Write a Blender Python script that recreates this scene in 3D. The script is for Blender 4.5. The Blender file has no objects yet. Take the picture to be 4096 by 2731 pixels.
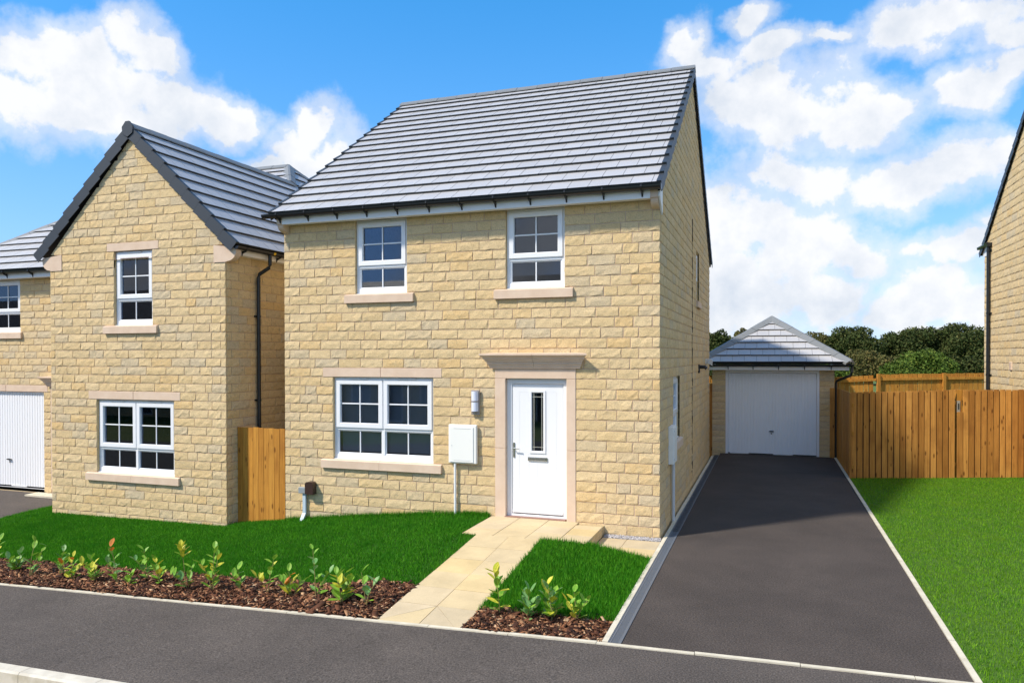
import bpy, math, random
import numpy as np
from mathutils import Vector, Matrix
random.seed(7); rng = np.random.default_rng(7)
sc = bpy.context.scene
C = sc.collection

# ------------------------------------------------------------------ camera
def cam_matrix(loc, yaw, pitch, roll):
    cy, sy = math.cos(yaw), math.sin(yaw)
    r = Vector((cy, -sy, 0)); f = Vector((sy, cy, 0)); u = Vector((0, 0, 1))
    f2 = f*math.cos(pitch)+u*math.sin(pitch); u2 = -f*math.sin(pitch)+u*math.cos(pitch)
    r3 = r*math.cos(roll)+u2*math.sin(roll); u3 = -r*math.sin(roll)+u2*math.cos(roll)
    m = Matrix((r3, u3, -f2)).transposed().to_4x4(); m.translation = loc
    return m
cd = bpy.data.cameras.new('camera'); cam = bpy.data.objects.new('camera', cd); C.objects.link(cam)
cam.matrix_world = cam_matrix((1.4747, -10.5562, 2.5753), -0.3362, -0.0106, -0.0019)
cd.sensor_width = 36; cd.lens = 26.006; cd.shift_y = 0.02273; cd.clip_end = 2000; cd.clip_start = 0.1
sc.camera = cam
sc.render.resolution_x = 1024; sc.render.resolution_y = 682

# ------------------------------------------------------------------ light
SUN_EL = math.radians(48); to_sun_h = Vector((-0.71, -0.70, 0)).normalized()
to_sun = to_sun_h*math.cos(SUN_EL)+Vector((0, 0, math.sin(SUN_EL)))
sl = bpy.data.lights.new('sun', 'SUN'); sl.energy = 2.3; sl.angle = math.radians(4.0); sl.color = (1, 0.92, 0.80)
so = bpy.data.objects.new('sun', sl); C.objects.link(so); so.rotation_euler = to_sun.to_track_quat('Z', 'Y').to_euler(); so.location = (-20, -20, 30)
sc.view_settings.view_transform = 'Standard'; sc.view_settings.look = 'None'
sc.view_settings.exposure = 1.2; sc.view_settings.gamma = 1

world = bpy.data.worlds.new('World'); sc.world = world; world.use_nodes = True
def build_world():
    nt = world.node_tree; N = nt.nodes; L = nt.links
    for n in list(N): N.remove(n)
    def nd(t, **k):
        n = N.new(t)
        for a, b in k.items(): setattr(n, a, b)
        return n
    def mth(op, a, b=None, c=None, clamp=False):
        n = nd('ShaderNodeMath', operation=op, use_clamp=clamp)
        for i, v in enumerate((a, b, c)):
            if v is None: continue
            if isinstance(v, (int, float)): n.inputs[i].default_value = v
            else: L.new(v, n.inputs[i])
        return n.outputs[0]
    out = nd('ShaderNodeOutputWorld'); bg = nd('ShaderNodeBackground'); L.new(bg.outputs[0], out.inputs[0])
    sky = nd('ShaderNodeTexSky', sky_type='NISHITA', sun_disc=False)
    sky.sun_elevation = SUN_EL; sky.sun_rotation = math.atan2(to_sun_h.x, to_sun_h.y)
    sky.altitude = 100; sky.air_density = 1.0; sky.dust_density = 0.15; sky.ozone_density = 2.0
    tc = nd('ShaderNodeTexCoord'); sep = nd('ShaderNodeSeparateXYZ'); L.new(tc.outputs['Generated'], sep.inputs[0])
    az = mth('MULTIPLY', mth('ARCTAN2', sep.outputs[0], sep.outputs[1]), 180/math.pi)
    el = mth('MULTIPLY', mth('ARCSINE', sep.outputs[2]), 180/math.pi)
    cmb = nd('ShaderNodeCombineXYZ'); L.new(az, cmb.inputs[0]); L.new(el, cmb.inputs[1])
    # edge noise, billowing
    def noise(scale, detail, rough, offs=0.0, vec=None):
        mp = nd('ShaderNodeMapping'); L.new(tc.outputs['Generated'], mp.inputs[0]); mp.inputs['Location'].default_value = (offs, offs*.7, offs*1.3)
        n = nd('ShaderNodeTexNoise'); L.new(mp.outputs[0], n.inputs['Vector'])
        n.inputs['Scale'].default_value = scale; n.inputs['Detail'].default_value = detail; n.inputs['Roughness'].default_value = rough
        return n
    w1 = noise(9, 6, .6); w2 = noise(17, 7, .6, 3.1); big = noise(3.0, 6, .55, 8.7)
    ws = nd('ShaderNodeVectorMath', operation='SUBTRACT'); L.new(w1.outputs['Color'], ws.inputs[0]); ws.inputs[1].default_value = (.5, .5, .5)
    wm = nd('ShaderNodeVectorMath', operation='MULTIPLY_ADD'); L.new(ws.outputs[0], wm.inputs[0]); wm.inputs[1].default_value = (5, 4.5, 0); L.new(cmb.outputs[0], wm.inputs[2])
    P = wm.outputs[0]
    blobs = CLOUDS
    dmin = None
    for (px, py, rx, ry) in blobs:
        sx, sy = 1/rx, 1/ry; a0, e0 = px, py
        m = nd('ShaderNodeVectorMath', operation='MULTIPLY_ADD'); L.new(P, m.inputs[0]); m.inputs[1].default_value = (sx, sy, 0); m.inputs[2].default_value = (-a0*sx, -e0*sy, 0)
        ln = nd('ShaderNodeVectorMath', operation='LENGTH'); L.new(m.outputs[0], ln.inputs[0])
        dmin = ln.outputs['Value'] if dmin is None else mth('SMOOTH_MIN', dmin, ln.outputs['Value'], 0.25)
    dd = mth('MULTIPLY_ADD', mth('SUBTRACT', w2.outputs['Fac'], .5), 2.3, dmin)
    mr = nd('ShaderNodeMapRange', interpolation_type='SMOOTHSTEP'); L.new(dd, mr.inputs[0])
    mr.inputs[1].default_value = 1.26; mr.inputs[2].default_value = .66; mr.inputs[3].default_value = 0; mr.inputs[4].default_value = 1
    # scattered cloud over the unseen rest of the sky, cover raised to whiten ambient light
    mr2 = nd('ShaderNodeMapRange', interpolation_type='SMOOTHSTEP'); L.new(big.outputs['Fac'], mr2.inputs[0]); mr2.inputs[1].default_value = .45; mr2.inputs[2].default_value = .58
    off = nd('ShaderNodeMapRange'); L.new(mth('ABSOLUTE', mth('SUBTRACT', az, -19.0)), off.inputs[0]); off.inputs[1].default_value = 36; off.inputs[2].default_value = 46
    gen = mth('MULTIPLY', mr2.outputs[0], off.outputs[0])
    mr3 = nd('ShaderNodeMapRange', interpolation_type='SMOOTHSTEP'); L.new(dd, mr3.inputs[0]); mr3.inputs[1].default_value = 1.85; mr3.inputs[2].default_value = .9; mr3.inputs[3].default_value = 0; mr3.inputs[4].default_value = .6
    den = mth('MAXIMUM', mth('MAXIMUM', mr.outputs[0], mr3.outputs[0]), gen, clamp=True)
    den = mth('MULTIPLY', den, .97)
    # clouds: white with soft grey bodies
    cr = nd('ShaderNodeValToRGB'); L.new(w1.outputs['Fac'], cr.inputs[0])
    e = cr.color_ramp.elements; e[0].position = .34; e[0].color = (.70, .76, .85, 1); e[1].position = .58; e[1].color = (.98, .985, 1.0, 1)
    # sky colour: the Nishita sky, a little more saturated as in the graded photograph
    hs = nd('ShaderNodeHueSaturation'); L.new(sky.outputs[0], hs.inputs['Color']); hs.inputs['Saturation'].default_value = 1.42; hs.inputs['Value'].default_value = SKYV; hs.inputs['Hue'].default_value = .497
    # a camera's shoulder: the bright horizon keeps its blue instead of clipping
    dv = nd('ShaderNodeVectorMath', operation='DIVIDE'); L.new(hs.outputs[0], dv.inputs[0]); dv.inputs[1].default_value = (1.85, 3.55, 7.8)
    ad = nd('ShaderNodeVectorMath', operation='ADD'); L.new(dv.outputs[0], ad.inputs[0]); ad.inputs[1].default_value = (1, 1, 1)
    soft = nd('ShaderNodeVectorMath', operation='DIVIDE'); L.new(hs.outputs[0], soft.inputs[0]); L.new(ad.outputs[0], soft.inputs[1])
    cs = nd('ShaderNodeMixRGB', blend_type='MULTIPLY'); cs.inputs[0].default_value = 1; L.new(cr.outputs[0], cs.inputs[1]); cs.inputs[2].default_value = (CLV, CLV, CLV, 1)
    mx = nd('ShaderNodeMixRGB'); L.new(den, mx.inputs[0]); L.new(soft.outputs[0], mx.inputs[1]); L.new(cs.outputs[0], mx.inputs[2])
    L.new(mx.outputs[0], bg.inputs['Color']); bg.inputs['Strength'].default_value = 0.15
world.cycles.sampling_method = 'MANUAL'; world.cycles.sample_map_resolution = 256
SKYV = 1.12; CLV = 3.0
CLOUDS = [(-52.65, 18.19, 2.9, 1.99), (-49.25, 19.08, 2.85, 1.79), (-46.39, 20.48, 1.62, 1.55), (-44.78, 20.07, 1.52, 1.58), (-47.73, 17.49, 5.16, 1.99), (-52.44, 15.67, 4.19, 1.8), (-43.7, 17.23, 2.85, 1.52), (-40.86, 16.86, 2.96, 1.27), (-38.8, 16.93, 1.35, 1.01), (-47.74, 15.59, 4.32, 1.09), (-33.58, 16.77, 1.33, 1.77), (-35.15, 14.87, 2.52, 1.5), (-32.32, 14.74, 1.93, 1.82), (-37.91, 14.07, 1.83, 0.75), (-4.01, 20.71, 2.77, 1.26), (-2.15, 18.83, 3.31, 2.26), (1.75, 17.28, 4.26, 2.67), (5.18, 16.03, 3.78, 2.09), (7.64, 16.54, 1.84, 1.09), (-0.33, 21.44, 2.66, 0.82), (3.76, 21.44, 1.68, 0.53), (-5.9, 22.28, 1.26, 1.38), (-1.54, 23.21, 1.51, 0.67), (8.94, 21.36, 2.54, 1.52), (11.73, 21.33, 3.1, 1.35), (14.13, 20.08, 1.83, 0.98), (12.72, 17.33, 1.89, 1.54), (14.38, 18.04, 1.37, 1.13), (0.88, 12.98, 3.76, 1.63), (3.22, 12.19, 3.09, 1.62), (8.71, 11.65, 3.06, 1.55), (12.26, 12.62, 2.84, 1.62), (14.63, 13.09, 1.37, 1.05), (-1.52, 9.48, 4.46, 2.93), (2.65, 7.09, 4.48, 2.74), (5.49, 6.64, 2.45, 1.8), (-2.13, 4.45, 5.36, 3.49), (-3.69, 11.16, 1.24, 1.85), (3.81, 3.97, 3.06, 1.84), (10.55, 4.02, 3.19, 2.03), (8.22, 2.63, 4.08, 1.64), (12.78, 3.07, 2.59, 1.99), (12.03, 7.65, 2.86, 0.99), (14.19, 8.84, 1.61, 0.82), (-1.51, 0.92, 3.88, 0.96), (10.3, 1.4, 3.21, 0.73)]
build_world()

# ------------------------------------------------------------------ materials
MAT = {}
def mat(name, col=(.5, .5, .5), rough=.7, metal=0., spec=.5):
    m = bpy.data.materials.new(name); m.use_nodes = True; b = m.node_tree.nodes['Principled BSDF']
    b.inputs['Base Color'].default_value = (*col, 1); b.inputs['Roughness'].default_value = rough; b.inputs['Metallic'].default_value = metal
    b.inputs['Specular IOR Level'].default_value = spec
    MAT[name] = m; return m
class NT:
    def __init__(s, m): s.m = m; s.N = m.node_tree.nodes; s.L = m.node_tree.links; s.b = s.N['Principled BSDF']
    def nd(s, t, ins=None, **k):
        n = s.N.new(t)
        for a, b in k.items(): setattr(n, a, b)
        for a, v in (ins or {}).items():
            if hasattr(v, 'is_linked'): s.L.new(v, n.inputs[a])
            else: n.inputs[a].default_value = v
        return n
    def pos(s, sx=1, sy=1, sz=1):
        g = s.nd('ShaderNodeNewGeometry'); mp = s.nd('ShaderNodeMapping', {0: g.outputs['Position'], 'Scale': (sx, sy, sz)}); return mp.outputs[0]
    def noise(s, vec, scale, detail=3, rough=.55): return s.nd('ShaderNodeTexNoise', {'Vector': vec, 'Scale': scale, 'Detail': detail, 'Roughness': rough}).outputs['Fac']
    def ramp(s, fac, stops):
        r = s.nd('ShaderNodeValToRGB', {0: fac}); e = r.color_ramp.elements
        while len(e) < len(stops): e.new(.5)
        for q, (p, c) in zip(e, stops): q.position = p; q.color = (*c, 1)
        return r.outputs[0]
    def mix(s, fac, a, b, mode='MIX'): return s.nd('ShaderNodeMixRGB', {0: fac, 1: a, 2: b}, blend_type=mode).outputs[0]
    def math(s, op, a, b=0.): return s.nd('ShaderNodeMath', {0: a, 1: b}, operation=op).outputs[0]
    def rnd(s):
        o = s.nd('ShaderNodeObjectInfo').outputs['Random']; g = s.nd('ShaderNodeNewGeometry').outputs['Random Per Island']
        return s.math('FRACT', s.math('ADD', o, g))
    def col(s, c): s.L.new(c, s.b.inputs['Base Color'])
    def bump(s, h, strength=.5, dist=.01): s.L.new(s.nd('ShaderNodeBump', {'Height': h, 'Strength': strength, 'Distance': dist}).outputs[0], s.b.inputs['Normal'])
    def rough(s, v): s.L.new(v, s.b.inputs['Roughness'])
def noisy(name, c0, c1, scale, rough=.7, bump=0., bscale=None, spec=.4, detail=4, dist=.005):
    m = mat(name, c0, rough, spec=spec); t = NT(m); v = t.pos(); n = t.noise(v, scale, detail); t.col(t.ramp(n, [(.35, c0), (.65, c1)]))
    if bump: t.bump(t.noise(v, bscale or scale*3, 4), bump, dist)
    return m

# walling stone: buff, golden and grey-stained pitch-faced blocks
def stone_mat(name, bias=1.0, g=0.):
    m = mat(name, (.6, .45, .22), .9, spec=.2); t = NT(m); v = t.pos(); r = t.rnd()
    base = t.ramp(r, [(0, (.66*bias, .46*bias, .22*bias)), (.15, (.70*bias, .53*bias, .30*bias)), (.32, (.62*bias, .46*bias, .245*bias)), (.5, (.70*bias, .535*bias, .31*bias)), (.66, (.66*bias, .485*bias, .25*bias)), (.8, (.61*bias, .475*bias, .29*bias)), (.92, (.57*bias, .465*bias, .31*bias)), (1, (.71*bias, .53*bias, .29*bias))])
    n1 = t.noise(v, 9, 4, .6); n2 = t.noise(v, 60, 3, .6); n3 = t.noise(t.pos(4, 4, 13), 2.2, 4, .6)
    c = t.mix(t.ramp(n3, [(.54, (0, 0, 0)), (.72, (.65+g, .65+g, .65+g))]), base, (.40*bias, .33*bias, .21*bias, 1))
    c = t.mix(t.ramp(n1, [(.5, (0, 0, 0)), (.75, (.5, .5, .5))]), c, (.76*bias, .59*bias, .33*bias, 1))
    c = t.mix(.55, c, t.ramp(n2, [(.3, (.58, .56, .53)), (.5, (1, 1, 1)), (.7, (1.14, 1.12, 1.08))]), 'MULTIPLY')
    t.col(c); t.bump(t.math('ADD', t.noise(v, 38, 5, .65), t.math('MULTIPLY', t.noise(v, 13, 3), 1.2)), .55, .008)
stone_mat('stone')
noisy('mortar', (.52, .37, .28), (.62, .46, .36), 18, .95, .4, 120)
noisy('cast_stone', (.66, .495, .365), (.72, .555, .42), 5, .85, .25, 150)
def tile_mat(name, c, rough):
    m = mat(name, c, rough, spec=.5); t = NT(m); r = t.rnd(); v = t.pos()
    b = t.ramp(r, [(0, tuple(x*.95 for x in c)), (.5, c), (1, tuple(x*1.04 for x in c))])
    n = t.noise(t.pos(1, 1, 1), 3.5, 4)
    b = t.mix(.6, b, t.ramp(n, [(.3, (.93, .93, .935)), (.7, (1.05, 1.05, 1.05))]), 'MULTIPLY'); t.col(b)
    t.bump(t.noise(v, 160, 3), .15, .003)
tile_mat('roof_tile', (.44, .435, .44), .38)
tile_mat('tile_edge_shade', (.045, .047, .046), .7)  # tile edges darkened in colour for the shadow gap under each course
tile_mat('ridge_tile', (.19, .20, .205), .5)
mat('verge', (.035, .042, .052), .5)
mat('underlay', (.04, .04, .045), .9)
mat('upvc', (.83, .84, .86), .28)
mat('upvc_trim', (.80, .80, .80), .35)
noisy('fascia', (.84, .82, .80), (.87, .85, .83), 3, .45)
mat('gutter', (.012, .014, .017), .3)
mat('black_plastic', (.015, .015, .017), .35)
mat('galvanised', (.5, .53, .57), .4, .8)
mat('chrome', (.7, .68, .62), .18, 1.)
mat('lead_strip', (.65, .63, .55), .35, .6)
mat('interior', (.22, .23, .25), .9)
mat('blind', (.36, .37, .39), .8)
mat('blind_pale', (.66, .62, .56), .7)
mat('meter_white', (.86, .86, .82), .4)
mat('meter_grey', (.62, .63, .64), .45)
mat('brown_plastic', (.045, .022, .018), .4)
mat('grey_plastic', (.28, .31, .33), .5)
mat('pale_blue_plastic', (.50, .60, .68), .45)
mat('lamp_metal', (.36, .31, .28), .45, .5)
mat('lamp_opal', (.72, .75, .88), .25)
mat('yellow_tape', (.8, .5, .02), .6)
mat('garage_white', (.87, .87, .88), .4)
mat('groove', (.40, .43, .48), .6)
mat('seal', (.02, .02, .02), .8)
def glass_mat():
    m = bpy.data.materials.new('glass'); m.use_nodes = True; N = m.node_tree.nodes; L = m.node_tree.links; N.remove(N['Principled BSDF'])
    tr = N.new('ShaderNodeBsdfTransparent'); tr.inputs[0].default_value = (.80, .83, .86, 1)
    gl = N.new('ShaderNodeBsdfGlossy'); gl.inputs['Roughness'].default_value = .015; gl.inputs[0].default_value = (.8, .85, .95, 1)
    fr = N.new('ShaderNodeFresnel'); fr.inputs[0].default_value = 1.5; mm = N.new('ShaderNodeMath'); mm.operation = 'MULTIPLY'; mm.use_clamp = True; mm.inputs[1].default_value = 1.6; L.new(fr.outputs[0], mm.inputs[0])
    mx = N.new('ShaderNodeMixShader'); L.new(mm.outputs[0], mx.inputs[0]); L.new(tr.outputs[0], mx.inputs[1]); L.new(gl.outputs[0], mx.inputs[2]); L.new(mx.outputs[0], N['Material Output'].inputs[0]); MAT['glass'] = m
glass_mat()
def asphalt(name, c, dark):
    m = mat(name, c, .88, spec=.25); t = NT(m); v = t.pos()
    f = t.noise(v, 62, 3, .75); s = t.noise(v, 95, 2, .75); b = t.noise(v, .7, 4, .6); b2 = t.noise(v, 3.2, 3, .6)
    k = t.ramp(f, [(.32, tuple(x*.40 for x in c)), (.5, c), (.68, tuple(x*1.75 for x in c))])
    k = t.mix(t.ramp(s, [(.66, (0, 0, 0)), (.80, (.5, .5, .5))]), k, tuple(x*3.2 for x in c)+(1,))
    k = t.mix(.7, k, t.ramp(b, [(.3, (dark, dark, dark)), (.7, (1.18, 1.17, 1.15))]), 'MULTIPLY')
    k = t.mix(.5, k, t.ramp(b2, [(.3, (.85, .85, .86)), (.7, (1.12, 1.1, 1.1))]), 'MULTIPLY')
    t.col(k); t.bump(t.math('ADD', f, s), .7, .008)
asphalt('drive_asphalt', (.070, .058, .051), .68)
asphalt('pavement_asphalt', (.092, .079, .070), .75)
noisy('road_asphalt', (.06, .06, .06), (.09, .09, .09), 60, .9, .5, 140)
noisy('edging', (.52, .47, .36), (.64, .59, .47), 6, .85, .3, 90)
noisy('kerb_stone', (.50, .46, .38), (.62, .58, .49), 8, .85, .3, 90)
noisy('kerb_face', (.50, .44, .32), (.62, .56, .45), 8, .85, .3, 90)
def slab_mat():
    m = mat('paving_slab', (.68, .54, .31), .85, spec=.25); t = NT(m); v = t.pos(); r = t.rnd()
    b = t.ramp(r, [(0, (.53, .44, .30)), (.35, (.59, .475, .285)), (.65, (.57, .47, .32)), (1, (.61, .475, .25))])
    n = t.noise(v, 2.6, 5, .6); b = t.mix(.75, b, t.ramp(n, [(.3, (.82, .80, .76)), (.7, (1.12, 1.1, 1.05))]), 'MULTIPLY')
    b = t.mix(.4, b, t.ramp(t.noise(v, 90, 3), [(.3, (.8, .8, .8)), (.7, (1.1, 1.1, 1.1))]), 'MULTIPLY')
    t.col(b); t.bump(t.noise(v, 45, 4), .25, .004)
slab_mat()
noisy('slab_joint', (.42, .32, .17), (.5, .4, .24), 30, .95)
noisy('channel', (.05, .06, .075), (.09, .10, .12), 12, .5, .3, 80)
mat('grating', (.15, .17, .20), .5, .3)
mat('slot', (.02, .02, .022), .9)
def wood(name, a, b, dark):
    m = mat(name, a, .75, spec=.25); t = NT(m); r = t.rnd()
    g = t.nd('ShaderNodeNewGeometry'); oi = t.nd('ShaderNodeObjectInfo')
    off = t.nd('ShaderNodeVectorMath', {0: oi.outputs['Random'], 1: (13.7, 5.1, 31.3)}, operation='MULTIPLY').outputs[0]
    p = t.nd('ShaderNodeVectorMath', {0: g.outputs['Position'], 1: off}, operation='ADD').outputs[0]
    mp = t.nd('ShaderNodeMapping', {0: p, 'Scale': (26, 26, 1.4)}).outputs[0]
    n = t.noise(mp, 1.0, 5, .6); kn = t.nd('ShaderNodeTexVoronoi', {'Vector': t.nd('ShaderNodeMapping', {0: p, 'Scale': (9, 9, 3.2)}).outputs[0], 'Scale': 1.0}).outputs['Distance']
    bl = t.noise(t.nd('ShaderNodeMapping', {0: p, 'Scale': (2.2, 2.2, 1.8)}).outputs[0], 1., 3)
    c = t.mix(r, (*a, 1), (*b, 1))
    c = t.mix(.75, c, t.ramp(n, [(.3, (.62, .55, .48)), (.55, (1, 1, 1)), (.75, (1.15, 1.12, 1.05))]), 'MULTIPLY')
    c = t.mix(t.ramp(bl, [(.5, (0, 0, 0)), (.75, (.55, .55, .55))]), c, (*dark, 1))
    c = t.mix(t.ramp(kn, [(.10, (.8, .8, .8)), (.2, (0, 0, 0))]), c, (dark[0]*.5, dark[1]*.45, dark[2]*.4, 1))
    t.col(c); t.bump(n, .3, .004)
wood('fence_wood', (.40, .175, .036), (.64, .31, .075), (.20, .07, .014))
wood('fence_wood_pale', (.46, .20, .030), (.56, .265, .045), (.25, .09, .014))
def grass_mat(name, stops, patch):
    m = mat(name, stops[1][1], .6, spec=.2); t = NT(m); v = t.pos()
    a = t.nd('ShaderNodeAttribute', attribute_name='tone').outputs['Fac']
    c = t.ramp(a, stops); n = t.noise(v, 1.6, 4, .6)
    c = t.mix(t.ramp(n, [(.45, (0, 0, 0)), (.70, (.7, .7, .7))]), c, (*patch, 1)); t.col(c)
    n2 = t.noise(v, 11, 3, .6); c = t.mix(.6, c, t.ramp(n2, [(.3, (.7, .72, .7)), (.7, (1.2, 1.2, 1.15))]), 'MULTIPLY'); t.col(c)
    b = t.b; b.inputs['Subsurface Weight'].default_value = 0
    # light passing through the blades
    tl = t.nd('ShaderNodeBsdfTranslucent', {0: c}); mx = t.nd('ShaderNodeMixShader', {0: .3, 1: b.outputs[0], 2: tl.outputs[0]}); t.L.new(mx.outputs[0], t.N['Material Output'].inputs[0])
grass_mat('grass_front', [(0, (.012, .09, .002)), (.5, (.036, .215, .005)), (1, (.13, .40, .016))], (.028, .19, .004))
grass_mat('grass_side', [(0, (.03, .12, .003)), (.5, (.088, .265, .007)), (1, (.24, .46, .02))], (.17, .32, .010))
noisy('lawn_soil', (.018, .065, .004), (.03, .09, .006), 20, .95)
noisy('lawn_soil_side', (.04, .10, .006), (.06, .13, .008), 20, .95)
noisy('field', (.06, .12, .02), (.12, .16, .04), .3, .95)
noisy('soil', (.035, .018, .011), (.07, .036, .022), 25, .95, .6, 60)
def bark_mat():
    m = mat('bark', (.12, .05, .03), .85, spec=.25); t = NT(m); r = t.nd('ShaderNodeNewGeometry').outputs['Random Per Island']
    c = t.ramp(r, [(0, (.016, .007, .005)), (.35, (.065, .025, .014)), (.62, (.15, .06, .03)), (.82, (.27, .12, .058)), (.93, (.42, .23, .12)), (1, (.60, .42, .26))])
    n = t.noise(t.pos(), 60, 3); t.col(t.mix(.6, c, t.ramp(n, [(.3, (.6, .6, .6)), (.7, (1.25, 1.2, 1.15))]), 'MULTIPLY'))
bark_mat()
def gravel_mat():
    m = mat('gravel', (.4, .38, .38), .85); t = NT(m); r = t.nd('ShaderNodeNewGeometry').outputs['Random Per Island']
    t.col(t.ramp(r, [(0, (.20, .19, .20)), (.5, (.42, .40, .41)), (1, (.70, .67, .66))]))
gravel_mat()
def leaf_mat(name, a, b):
    m = mat(name, a, .5, spec=.35); t = NT(m); r = t.rnd(); n = t.noise(t.pos(), 25, 2)
    c = t.mix(r, (*a, 1), (*b, 1)); c = t.mix(.5, c, t.ramp(n, [(.3, (.75, .75, .75)), (.7, (1.2, 1.2, 1.1))]), 'MULTIPLY'); t.col(c)
    tl = t.nd('ShaderNodeBsdfTranslucent', {0: c}); mx = t.nd('ShaderNodeMixShader', {0: .25, 1: t.b.outputs[0], 2: tl.outputs[0]}); t.L.new(mx.outputs[0], t.N['Material Output'].inputs[0])
leaf_mat('leaf_green', (.15, .36, .03), (.28, .48, .05)); leaf_mat('leaf_teal', (.12, .32, .08), (.25, .43, .15))
leaf_mat('leaf_yellow', (.45, .50, .04), (.66, .60, .06)); leaf_mat('leaf_orange', (.60, .14, .015), (.50, .20, .03))
noisy('plant_stem', (.22, .20, .06), (.32, .26, .09), 30, .7)
noisy('trunk', (.08, .06, .045), (.12, .09, .07), 4, .9)
def crown_mat(name, a, b, d):
    m = mat(name, a, .7, spec=.15); t = NT(m); r = t.nd('ShaderNodeNewGeometry').outputs['Random Per Island']
    c = t.ramp(r, [(0, a), (.6, b), (1, d)]); n = t.noise(t.pos(), .55, 3); t.col(t.mix(.6, c, t.ramp(n, [(.3, (.65, .7, .65)), (.7, (1.25, 1.2, 1.1))]), 'MULTIPLY'))
crown_mat('crown_dark', (.028, .044, .011), (.050, .070, .017), (.10, .10, .03)); crown_mat('crown_olive', (.06, .068, .02), (.10, .10, .03), (.17, .13, .045)); crown_mat('crown_light', (.045, .085, .012), (.085, .14, .02), (.15, .19, .03))

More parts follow.
